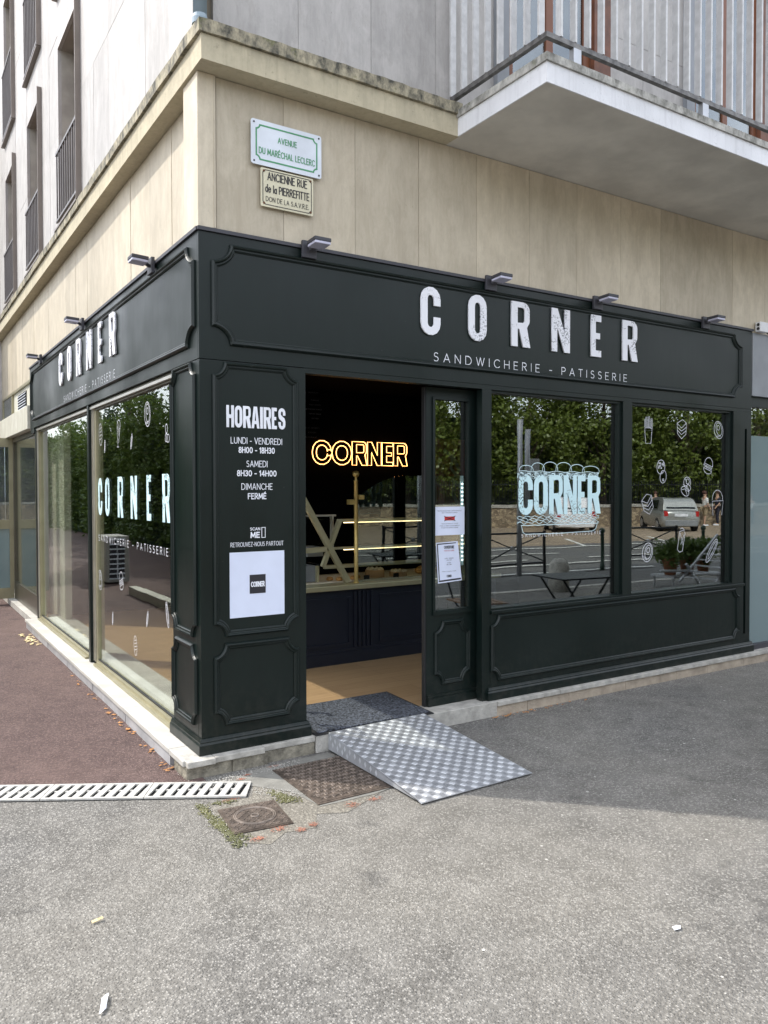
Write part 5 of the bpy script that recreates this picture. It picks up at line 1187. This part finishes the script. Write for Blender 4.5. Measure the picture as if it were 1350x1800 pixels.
litter('dry_leaf_litter', [(2.3+rnd.uniform(-.35, .5), -.085+rnd.uniform(-.03, .01), rnd.uniform(.007, .018)) for _ in range(26)], M['dry'], 'brown dry leaves at the foot of the window plinth')
scatter('pale_flecks', [(1.2, -1.2, 4.5, -.9, .6, 60), (0, -2.2, 2.2, -2.8, .6, 30)], M['marble'], .007, label='scattered pale flecks on the pavement', z=G+.001, h=.001, seed=8)

# ------------------------------------------------------------------ STREET BEHIND THE CAMERA (seen in the glass)
def foliage_mesh(name, n, shape, leaf=.10, seed=1, clump=.45, mat=None):
    rs = np.random.RandomState(seed); nc = max(6, n//45); cc = shape(rs, nc); idx = rs.randint(0, nc, n)
    p = cc[idx]+rs.normal(0, clump*.42, (n, 3)); nr = rs.normal(0, 1, (n, 3)); nr[:, 2] += .6; nr /= np.linalg.norm(nr, axis=1)[:, None]
    t = rs.normal(0, 1, (n, 3)); t -= nr*(t*nr).sum(1)[:, None]; t /= np.linalg.norm(t, axis=1)[:, None]; bt = np.cross(nr, t)
    s_ = leaf*rs.uniform(.6, 1.3, n)[:, None]; q = np.stack([p-t*s_*.5, p+bt*s_*.32, p+t*s_*.5, p-bt*s_*.32], 1).reshape(-1, 3)
    me = bpy.data.meshes.new(name); me.from_pydata(q.tolist(), [], np.arange(4*n).reshape(n, 4).tolist())
    if mat: me.materials.append(mat)
    return me
wd_ = Vector((34.1-22.6, -19.5+23.8, 0)).normalized(); wn_ = Vector((wd_.y, -wd_.x, 0)); W0 = Vector((22.6, -23.8, 0))
def onw(s, back=0): return W0+wd_*s+wn_*back
WF = Fr((W0.x, W0.y, 0), wd_, (0, 0, 1), -wn_)
gw_ = thing('garden_wall', 'low rubble stone wall with flat coping carrying a black fence across the road', 'wall', (W0.x, W0.y, -.2))
MB(WF).box(-56, 34, -.25, .74, -.4, 0).build('wall', M['stonewall'], gw_)
for i in range(60): MB(WF).box(-56+1.5*i+.006, -56+1.5*(i+1)-.006, .741, .88, -.44, .05).build('coping_stone', M['coping'], gw_)
fn = thing('railing_fence', 'tall black iron fence with spiked bars on the stone wall across the road', 'fence', (W0.x, W0.y, .88))
MB(WF).box(-56, 34, .98, 1.02, -.19, -.16).build('rail', M['blackmetal'], fn); MB(WF).box(-56, 34, 1.80, 1.84, -.19, -.16).build('rail', M['blackmetal'], fn)
bm_ = MB(Fr(U=wd_, V=(0, 0, 1), N=-wn_)); bm_.box(-.012, .012, 0, 1.12, -.012, .012); bme = bm_.mesh('bar'); bme.materials.append(M['blackmetal'])
for i in range(290):
    o = bpy.data.objects.new('bar', bme); C.objects.link(o); o.parent = fn; o.matrix_parent_inverse = fn.matrix_basis.inverted(); o.location = WF.p(-10+.14*i, .90, -.20)
def crown_shape(rx, ry, z0, z1):
    def f(rs, n):
        a = rs.uniform(0, 2*np.pi, n); h = rs.uniform(0, 1, n); rr = (rs.uniform(.55, 1, n))**.6
        prof = .82+.25*np.sin(h*np.pi); prof *= np.where(h > .8, np.sqrt(np.clip(1-(h-.8)/.22, .05, 1)), 1)
        return np.stack([rx*rr*prof*np.cos(a), ry*rr*prof*np.sin(a), z0+(z1-z0)*h], 1)
    return f
cm = foliage_mesh('crown', 21000, crown_shape(3.0, 2.1, 1.7, 9.2), .21, 3, .55, M['leafA'])
cm2 = foliage_mesh('crown', 21000, crown_shape(3.0, 2.1, 1.5, 9.8), .21, 9, .6, M['leafA'])
def trunk(h, r): 
    m_ = MB(); m_.tube([(0, 0, 0), (.05, 0, h*.3), (0, .05, h*.6), (.05, 0, h)], [r, r*.8, r*.6, r*.3], 10)
    for k in range(5):
        a = k*1.3; m_.tube([(0, 0, h*.4+k*.3), (math.cos(a)*.8, math.sin(a)*.8, h*.55+k*.4), (math.cos(a)*1.7, math.sin(a)*1.7, h*.75+k*.3)], [r*.4, r*.25, r*.1], 6)
    me = m_.mesh('trunk', True); me.materials.append(M['bark']); return me
tm = trunk(7, .22)
ORD = ['first', 'second', 'third', 'fourth', 'fifth', 'sixth', 'seventh', 'eighth', 'ninth', 'tenth', 'eleventh', 'twelfth', 'thirteenth', 'fourteenth', 'fifteenth', 'sixteenth', 'seventeenth', 'eighteenth', 'nineteenth', 'twentieth', 'twenty-first', 'twenty-second', 'twenty-third', 'twenty-fourth']
for i, s_ in enumerate([-51, -46.5, -42, -37.5, -33, -28.5, -24, -19.5, -15, -10.6, -6.2, -1.8, 2.6, 7, 11.5, 16, 20.5, 25, 29.5]):
    q = onw(s_, 2.3+.4*(i % 2)); t = thing('lime_tree', ORD[i]+' clipped lime tree from the left along the fence across the road', 'tree', (q.x, q.y, -.2), 'row of lime trees behind the fence', rz=math.atan2(wd_.y, wd_.x)+(math.pi if i % 3 == 1 else 0))
    for nm, me in (('crown', cm if i % 2 else cm2), ('trunk', tm)): o = bpy.data.objects.new(nm, me); C.objects.link(o); o.parent = t
bk = MB(WF).box(-60, 40, -.2, 5.5, -6.5, -6.2).build('dark_thicket', M['leafC']); tag(bk, 'dense dark thicket behind the row of trees', 'thicket', kind='stuff')
# hedge on the left
def box_shape(x0, x1, y0, y1, z0, z1):
    def f(rs, n):
        p = np.stack([rs.uniform(x0, x1, n), rs.uniform(y0, y1, n), z0+(z1-z0)*rs.uniform(0, 1, n)**.8], 1); 
        side = rs.randint(0, 3, n); p[:, 0] = np.where(side == 0, x1, p[:, 0]); p[:, 2] += np.where(p[:, 2] > z1-.3, rs.uniform(-.2, .5, n), 0); return p
    return f
hm = foliage_mesh('foliage', 13000, box_shape(-.8, .8, -1.3, 1.3, .1, 4.1), .12, 5, .35, M['leafB'])
hc_ = MB().box(-.55, .55, -1.35, 1.35, 0, 3.5).mesh('stems'); hc_.materials.append(M['leafC'])
for i in range(24):
    t = thing('hedge_shrub', ORD[i]+' shrub of the tall hedge across the red path, counted away from the street', 'hedge', (-5.2-(i % 2)*.25, 3.2+2.45*i, 0), 'hedge shrubs along the red path', rz=0)
    t.scale = (1, 1, [.86, .80, .92, .83][i % 4])
    for nm, me in (('foliage', hm), ('stems', hc_)): o = bpy.data.objects.new(nm, me); C.objects.link(o); o.parent = t
pmh = foliage_mesh('crown', 9000, lambda rs, n: (lambda h, a: np.stack([(1-h)*3.2*np.cos(a)*rs.uniform(.3, 1, n), (1-h)*3.2*np.sin(a)*rs.uniform(.3, 1, n), 2+11*h], 1))(rs.uniform(0, 1, n), rs.uniform(0, 6.28, n)), .2, 8, .5, M['leafC'])
for i, (x, y, lb) in enumerate([(-8.0, 17, 'nearer dark conifer rising behind the hedge'), (-9.0, 36, 'farther dark conifer rising behind the hedge end')]):
    t = thing('conifer', lb, 'tree', (x, y, 0), 'conifers behind the hedge')
    for nm, me in (('crown', pmh), ('trunk', tm)): o = bpy.data.objects.new(nm, me); C.objects.link(o); o.parent = t
kb = MB(); kb.box(-1.62, -1.48, 4.0, 7.6, .02, .16); tag(kb.build('low_kerb', M['creamwall'], bev=.01), 'low beige kerb beside the red path opposite the window', 'kerb')
ac = thing('air_conditioner', 'beige outdoor air conditioning unit with a slatted grille on the red path', 'air conditioner', (-1.75, 9.1, G))
MB().box(-1.86, -1.50, 9.0, 9.7, G+.03, .82).build('case', M['acw'], ac, bev=.01)
MB().box(-1.80, -1.54, 8.994, 8.999, .12, .78).build('grille_opening', M['ink'], ac)
for i in range(9): MB().box(-1.80, -1.54, 8.982, 8.9935, .12+.08*i, .142+.08*i).build('grille_slat', M['enamw'], ac)
MB().box(-1.68, -1.665, 8.975, 8.9815, .12, .78).build('grille_slat', M['enamw'], ac)
# terrace furniture
def bistro_table(x, y, rz, lab, w_=.6, d_=.6):
    t = thing('bistro_table', lab, 'table', (0, 0, 0)); 
    MB().box(-w_/2, w_/2, -d_/2, d_/2, .69, .705).build('tabletop', M['blackmetal'], t, bev=.004)
    for s_ in (-1, 1):
        for k in (-1, 1): MB().tube([(-w_*.42*k, s_*d_*.36, .69), (w_*.40*k, s_*d_*.36, 0)], .011, 6).build('leg', M['blackmetal'], t)
    MB().tube([(0, -d_*.36, .35), (0, d_*.36, .35)], .008, 6).build('stretcher', M['blackmetal'], t)
    t.location = (x, y, G); t.rotation_euler = (0, 0, rz); return t
bistro_table(4.10, -1.13, .15, 'dark folding bistro table in front of the first window', .62, .5)
bistro_table(2.35, -2.55, .5, 'dark folding bistro table farther out on the pavement', .6, .6).location = (3.0, -3.6, G)
def folding_chair():
    t = thing('folding_chair', 'x', 'chair', (0, 0, 0), 'folding chairs on the terrace')
    for s_ in (-1, 1):
        MB().tube([(s_*.20, .22, .82), (s_*.20, .10, .45), (s_*.20, -.22, 0)], .010, 6).build('leg', M['blackmetal'], t)
        MB().tube([(s_*.17, -.18, .44), (s_*.17, .22, 0)], .010, 6).build('leg', M['blackmetal'], t)
    for i in range(5): MB().box(-.19, .19, -.20+i*.08, -.14+i*.08, .445, .457).build('seat_slat', M['woodslat'], t)
    for i in range(2): MB().box(-.21, .21, .185+i*.012, .20+i*.012, .66+i*.08, .72+i*.08).build('back_slat', M['woodslat'], t)
    return t
fc = folding_chair(); fc.location = (3.35, -1.62, G); fc.rotation_euler = (0, 0, R(100)); fc['label'] = 'wooden slat folding chair left of the near bistro table'
dup(fc, (2.75, -1.95, G), R(-60), 'wooden slat folding chair facing the door from the terrace'); dup(fc, (3.5, -3.2, G), R(30), 'wooden slat folding chair beside the farther table')
dk = thing('deck_chair', 'grey timber deck chair leaning back near the planters', 'deck chair', (8.8, -2.95, G)); DX, DY = 3.3, -1.05
for s_ in (-.28, .28):
    MB().tube([(5.2+DX, -1.9+DY+s_, .20), (6.1+DX, -1.9+DY+s_, .86)], .022, 6).build('side_rail', M['galv'], dk); MB().tube([(5.75+DX, -1.9+DY+s_, G), (5.35+DX, -1.9+DY+s_, .45)], .02, 6).build('side_rail', M['galv'], dk)
    MB().tube([(4.75+DX, -1.9+DY+s_, .38), (5.5+DX, -1.9+DY+s_, .34)], .02, 6).build('arm_rest', M['galv'], dk)
for i in range(7): MB().box(5.25+DX+i*.11, 5.33+DX+i*.11, -2.16+DY, -1.64+DY, .26+i*.08, .275+i*.08).build('slat', M['galv'], dk)
pb = thing('planter_bench', 'low metal bench carrying potted shrubs', 'bench', (9.15, -3.6, G))
MB().box(8.6, 9.8, -3.85, -3.4, .22, .25).build('bench_top', M['galv'], pb)
for x in (8.65, 9.75):
    for y in (-3.8, -3.45): MB().tube([(x, y, G), (x, y, .22)], .015, 6).build('leg', M['galv'], pb)
fp = foliage_mesh('foliage', 1500, lambda rs, n: np.stack([rs.normal(0, .10, n), rs.normal(0, .10, n), .34+rs.normal(0, .07, n)], 1), .06, 4, .12, M['leafB'])
for i, (x, lb) in enumerate(((8.8, 'left'), (9.2, 'middle'), (9.6, 'right'))):
    t = thing('potted_shrub', 'green shrub in a terracotta pot at the %s of the metal bench' % lb, 'potted plant', (x, -3.62, .25), 'potted shrubs on the bench')
    MB().lathe((x, -3.62, .251), [(.08, 0), (.12, .22), (.13, .22), (.13, .26), (.10, .26)], 14).build('pot', M['terra'], t, smooth=True)
    o = bpy.data.objects.new('foliage', fp); C.objects.link(o); o.parent = t
# barriers, bollards
def barrier(x0, y0, x1, y1, lab):
    t = thing('street_barrier', lab, 'barrier', (x0, y0, G), 'green crossed barriers along the kerb'); a, b = Vector((x0, y0, G)), Vector((x1, y1, G)); z = Vector((0, 0, 1))
    for q in (a, b): MB().tube([q, q+z*.80], .03, 10).build('post', M['blackmetal'], t)
    MB().tube([a+z*.76, b+z*.76], .018, 8).build('top_rail', M['blackmetal'], t); MB().tube([a+z*.22, b+z*.22], .018, 8).build('bottom_rail', M['blackmetal'], t)
    MB().tube([a+z*.74, b+z*.24], .012, 6).build('cross_bar', M['blackmetal'], t); MB().tube([b+z*.74, a+z*.24], .012, 6).build('cross_bar', M['blackmetal'], t)
    m_ = (a+b)/2+z*.49; MB().lathe(m_-Vector((0, .02, 0)), [(.045, 0), (.045, .04)], 12, (0, 1, 0)).build('boss', M['galv'], t)
barrier(7.1, -6.15, 8.55, -6.1, 'left dark crossed street barrier at the kerb'); barrier(10.75, -6.3, 12.05, -5.95, 'right dark crossed street barrier at the kerb')
def bollard(x, y, lab):
    t = thing('bollard', lab, 'bollard', (x, y, G), 'dark green bollards along the kerb')
    MB().lathe((x, y, G), [(.045, 0), (.045, .1), (.036, .12), (.034, .66), (.045, .67), (.03, .70)], 14).build('shaft', M['dgreen'], t, smooth=True)
    MB().lathe((x, y, G+.69), [(.055*math.sin(R(a)), .055-.055*math.cos(R(a))) for a in range(10, 171, 16)], 14).build('ball_top', M['dgreen'], t, smooth=True)
bollard(9.99, -6.05, 'dark green ball topped bollard between the two barriers'); bollard(12.51, -5.66, 'dark green ball topped bollard right of the barriers'); bollard(13.6, -5.6, 'dark green ball topped bollard farthest right along the kerb')
sbm = MB().lathe((7.1, -4.3, G), [(.16, 0), (.155, .36), (.13, .44), (.07, .49)], 16).build('stone_bollard', M['coping'], smooth=True); tag(sbm, 'short rounded stone bollard in the middle of the pavement', 'bollard')
pole = thing('sign_pole', 'galvanised sign pole with small panels seen from behind', 'sign pole', (7.96, -6.1, G))
MB().lathe((7.96, -6.1, G), [(.045, 0), (.045, 2.75)], 12).build('pole', M['galv'], pole, smooth=True)
MB().lathe((8.12, -6.08, 1.0), [(.045, 0), (.045, 1.62)], 12).build('tube', M['galv'], pole, smooth=True); MB().tube([(7.96, -6.1, 1.3), (8.12, -6.1, 1.3)], .015, 6).build('pole_clip', M['galv'], pole); MB().box(8.17, 8.42, -6.12, -6.10, 1.80, 2.12).build('sign_panel', M['galv'], pole)

# cars
def make_car(col, lab, L_=3.85, W__=1.62, H_=1.42, pz=.66):
    t = thing('parked_car', lab, 'car', (0, 0, 0)); hl_, hw = L_/2, W__/2
    # body lower shell: sections along length (x: rear -hl .. front +hl)
    secs = [(-hl_, .38, .78, .80), (-hl_+.05, .24, .88, .93), (-hl_+.35, .20, .92, .99), (-.6, .18, .93, 1.0), (.5, .18, .92, 1.0), (hl_-.9, .19, .88, .99), (hl_-.35, .22, .78, .95), (hl_-.04, .28, .64, .86), (hl_, .36, .55, .78)]
    V = []; k = 10
    for x, zb, zt, w_ in secs:
        w2 = hw*w_
        V += [(x, -w2*.90, zb), (x, -w2, zb+.14), (x, -w2*1.0, (zb+zt)/2), (x, -w2*.985, zt-.10), (x, -w2*.90, zt), (x, w2*.90, zt), (x, w2*.985, zt-.10), (x, w2, (zb+zt)/2), (x, w2, zb+.14), (x, w2*.90, zb)]
    Fc = [(i*k+j, i*k+(j+1) % k, (i+1)*k+(j+1) % k, (i+1)*k+j) for i in range(len(secs)-1) for j in range(k)]+[tuple(range(k)), tuple((len(secs)-1)*k+j for j in range(k))]
    b = MB().add(V, Fc).build('body', col, t, smooth=True)
    # cabin
    cs = [(-hl_+.06, .90, .91, .86), (-hl_+.30, .90, H_-.16, .78), (-hl_+.48, .90, H_-.05, .73), (-hl_+.85, .90, H_, .70), (.0, .90, H_-.005, .70), (.30, .90, H_-.07, .71), (1.05, .88, .90, .84)]
    V = []; k = 4
    for x, zb, zt, w_ in cs: V += [(x, -hw*.93, zb), (x, -hw*w_, zt), (x, hw*w_, zt), (x, hw*.93, zb)]
    V = [Vector(v) for v in V]; Fc = [(i*4+1, i*4+2, (i+1)*4+2, (i+1)*4+1) for i in range(len(cs)-1)]+[(i*4+j, i*4+j+1, (i+1)*4+j+1, (i+1)*4+j) for i in range(len(cs)-1) for j in (0, 2)]
    MB().add(V, Fc).build('cabin', col, t, smooth=False)
    MB().add([(-hl_+.115, -hw*.74, .98), (-hl_+.115, hw*.74, .98), (-hl_+.36, hw*.70, H_-.16), (-hl_+.36, -hw*.70, H_-.16)], [(0, 1, 2, 3)]).build('rear_window', M['carglass'], t).location = (-.02, 0, 0)
    MB().add([(1.0, -hw*.76, .95), (1.0, hw*.76, .95), (.5, hw*.70, H_-.10), (.5, -hw*.70, H_-.10)], [(0, 1, 2, 3)]).build('windscreen', M['carglass'], t).location = (.02, 0, .01)
    for s_ in (-1, 1):
        MB().add([(-hl_+.75, s_*hw*.935, .95), (.75, s_*hw*.935, .95), (.35, s_*hw*.81, H_-.12), (-hl_+.8, s_*hw*.81, H_-.12)], [(0, 1, 2, 3)]).build('side_window', M['carglass'], t).location = (0, s_*.008, 0)
        tl = MB().box(-hl_-.012, -hl_+.08, s_*hw*.80-.075, s_*hw*.80+.075, .66, .88).build('tail_light', M['taillight'], t, bev=.015)
        MB().box(hl_-.12, hl_-.02, s_*hw*.68-.14, s_*hw*.68+.14, .52, .64).build('headlight', M['diff'], t, bev=.015)
        MB().box(.55, .72, s_*hw*1.0-.03, s_*hw*1.0+.12*s_+.03, .90, 1.02).build('wing_mirror', col, t, bev=.02)
        for x in (-hl_+.62, hl_-.70):
            wh = MB().lathe((x, s_*(hw-.10), .29), [(.15, -.10), (.29, -.10), (.30, -.05), (.30, .05), (.29, .10), (.15, .10)], 20, (0, 1, 0)).build('wheel', M['tyre'], t, smooth=True)
            MB().lathe((x, s_*(hw+.005), .29), [(.18, -.01), (.18, .01), (.05, .02)], 14, (0, s_, 0)).build('rim', M['galv'], wh)
    pt = MB().box(-hl_-.035, -hl_+.0, -.26, .26, pz, pz+.11).build('number_plate', M['ptxt'], t)
    MB().box(-hl_-.03, -hl_+.06, -hw*.84, hw*.84, .24, .50).build('bumper', col if pz < .5 else M['greyf'], t, bev=.03)
    return t
ang = math.atan2(-.80, .59)
def place(t, x, y, z, rz): t.location = (x, y, z); t.rotation_euler = (0, 0, rz); return t
place(make_car(M['silver'], 'silver small hatchback parked in a bay by the stone wall'), 27.85, -18.25, -.2, ang)
place(make_car(M['carwhite'], 'white hatchback parked in a bay left of the silver car', 3.9, 1.75, 1.45, .38), 23.4, -19.9, -.2, ang)
place(make_car(M['carred'], 'red hatchback parked farther along the stone wall', 3.8, 1.65, 1.45), 14.6, -22.6, -.2, ang)
place(make_car(M['greyf'], 'grey hatchback parked beyond the red car', 4.0, 1.7, 1.45), 10.2, -24.2, -.2, ang)

# people across the road
def skin_mesh(verts, edges, rad, sub=1, name='body'):
    me = bpy.data.meshes.new(name); me.from_pydata(verts, edges, []); o = bpy.data.objects.new(name, me); C.objects.link(o)
    sk = o.modifiers.new('s', 'SKIN'); lay = me.skin_vertices[0].data if me.skin_vertices else None
    if lay is None:
        bm = bmesh.new(); bm.from_mesh(me); bm.verts.layers.skin.verify(); bm.to_mesh(me); bm.free(); lay = me.skin_vertices[0].data
    for i, r_ in enumerate(rad): lay[i].radius = (r_, r_) if not isinstance(r_, tuple) else r_
    lay[0].use_root = True
    ss = o.modifiers.new('u', 'SUBSURF'); ss.levels = sub; ss.render_levels = sub
    dg = bpy.context.evaluated_depsgraph_get(); m2 = bpy.data.meshes.new_from_object(o.evaluated_get(dg)); bpy.data.objects.remove(o)
    for p in m2.polygons: p.use_smooth = True
    m2.materials.clear(); return m2
def person(x, y, z, h, rz, lab, top, bot, hair, stride=.12, armf=.15, shorts=False, hips=None):
    t = thing('person', lab, 'person', (0, 0, 0)); k = h/1.75
    V = [(0, 0, .95), (0, 0, 1.15), (0, 0, 1.38), (0, 0, 1.50), (0, .01, 1.62), (0, .015, 1.70),
         (.10, 0, .90), (.11, stride, .50), (.11, stride*.7, .09), (.11, stride*.7+.15, .04), (-.10, 0, .90), (-.11, -stride*.5, .50), (-.11, -stride, .09), (-.11, -stride+.15, .04),
         (.19, 0, 1.40), (.25, .02, 1.14), (.22, armf, .92), (.21, armf+.05, .83), (-.19, 0, 1.40), (-.25, 0, 1.14), (-.24, armf*.6, .90), (-.23, armf*.7, .81)]
    E_ = [(0, 1), (1, 2), (2, 3), (3, 4), (4, 5), (0, 6), (6, 7), (7, 8), (8, 9), (0, 10), (10, 11), (11, 12), (12, 13), (2, 14), (14, 15), (15, 16), (16, 17), (2, 18), (18, 19), (19, 20), (20, 21)]
    r_ = [(.14, .10), (.13, .095), (.15, .10), .055, .095, .085, .085, .058, .04, .035, .085, .058, .04, .035, .055, .04, .03, .035, .055, .04, .03, .035]
    sc = lambda m: m.transform(Matrix.Scale(k, 4))
    m = skin_mesh(V, E_, r_); sc(m); link('body', m, M['skin'], t)
    m = skin_mesh([V[0], V[1], V[2], V[14], V[15], V[18], V[19]], [(0, 1), (1, 2), (2, 3), (3, 4), (2, 5), (5, 6)], [(.165, .125), (.16, .12), (.175, .12), .075, .06, .075, .06], name='shirt'); sc(m); link('shirt', m, top, t)
    if shorts: m = skin_mesh([V[0], V[6], V[7], V[10], V[11]], [(0, 1), (1, 2), (0, 3), (3, 4)], [(.16, .12), .11, .085, .11, .085])
    else: m = skin_mesh([V[0], V[6], V[7], V[8], V[10], V[11], V[12]], [(0, 1), (1, 2), (2, 3), (0, 4), (4, 5), (5, 6)], [(.16, .12), .105, .075, .06, .105, .075, .06])
    sc(m); link('trousers', m, bot, t)
    m = MB().lathe((0, -.012, 1.60), [(.05, 0), (.10, .03), (.108, .09), (.095, .15), (.05, .185), (.005, .195)], 12).mesh('hair', True); sc(m); link('hair', m, hair, t)
    m = MB(); [m.lathe((s_*.032, .098, 1.655), [(.012, 0), (.008, .008)], 6, (0, 1, 0)) for s_ in (-1, 1)]; m = m.mesh('eyes'); sc(m); link('eyes', m, M['ink'], t)
    for s_, vv in ((1, V[9]), (-1, V[13])):
        m = MB().box(s_*.11-.045, s_*.11+.045, vv[1]-.20, vv[1]+.06, -.005, .075).mesh('shoe', False, .02); sc(m); link('shoe', m, M['ptxt'], t)
    t.location = (x, y, z); t.rotation_euler = (0, 0, rz); return t
person(32.2, -19.45, -.2, 1.70, R(-60), 'man in a white t-shirt and khaki shorts standing by the wall', M['tee'], M['khaki'], M['hairb'], .05, .25, True)
person(33.15, -19.4, -.2, 1.72, R(120), 'person in dark clothes standing close to the man in white', M['darkcl'], M['darkcl'], M['hairb'], .06, .2)
person(29.7, -20.35, -.2, 1.66, R(70), 'person in a white top walking behind the silver car', M['tee'], M['darkcl'], M['hairb'], .18, .15)
person(34.6, -18.55, -.2, 1.45, R(200), 'young person with auburn hair behind the child on the small bicycle', M['tee'], M['darkcl'], M['hairr'], .06, .15)
ch_ = person(33.6, -18.6, -.02, .98, R(160), 'small child in a white top and green cap sitting on a small bicycle', M['tee'], M['darkcl'], M['greencap'], .14, .2, True)
bc = thing('child_bicycle', 'small red child bicycle ridden by the child in the green cap', 'bicycle', (33.6, -18.6, -.2), rz=R(160))
bcf = Fr((33.6, -18.6, -.2), (math.cos(R(160)), math.sin(R(160)), 0), (-math.sin(R(160)), math.cos(R(160)), 0), (0, 0, 1))
for v in (-.32, .34):
    c_ = bcf.p(0, v, .17); MB().tube([bcf.p(0, v+.15*math.cos(a*.393), .17+.15*math.sin(a*.393)) for a in range(16)], .018, 6, closed=True).build('wheel', M['tyre'], bc)
m_ = MB(); P_ = lambda v, z: bcf.p(0, v, z)
for a, b in ((P_(-.32, .17), P_(-.05, .17)), (P_(-.05, .17), P_(-.12, .46)), (P_(-.32, .17), P_(-.1, .4)), (P_(-.05, .17), P_(.26, .42)), (P_(-.1, .4), P_(.26, .42)), (P_(.34, .17), P_(.24, .55))): m_.tube([a, b], .013, 6)
m_.build('frame', M['carred'], bc); MB().tube([bcf.p(-.16, .2, .56), bcf.p(.16, .2, .56)], .011, 6).build('handlebar', M['blackmetal'], bc); MB().lathe(bcf.p(0, -.13, .46), [(.05, 0), (.07, .02), (.04, .04)], 10).build('saddle', M['rubber'], bc)
# overhead cables
for i, z in enumerate((5.6, 5.95, 6.3)):
    o_ = MB().tube([(-14+.6*i, -20, z+.5), (-6.5, 10, z), (-1+.3*i, 42, z+.6)], .012, 5).build('overhead_cable', M['ink']); tag(o_, ['lowest', 'middle', 'highest'][i]+' of the three thin overhead wires crossing beyond the hedge', 'cable', 'overhead wires beyond the hedge')
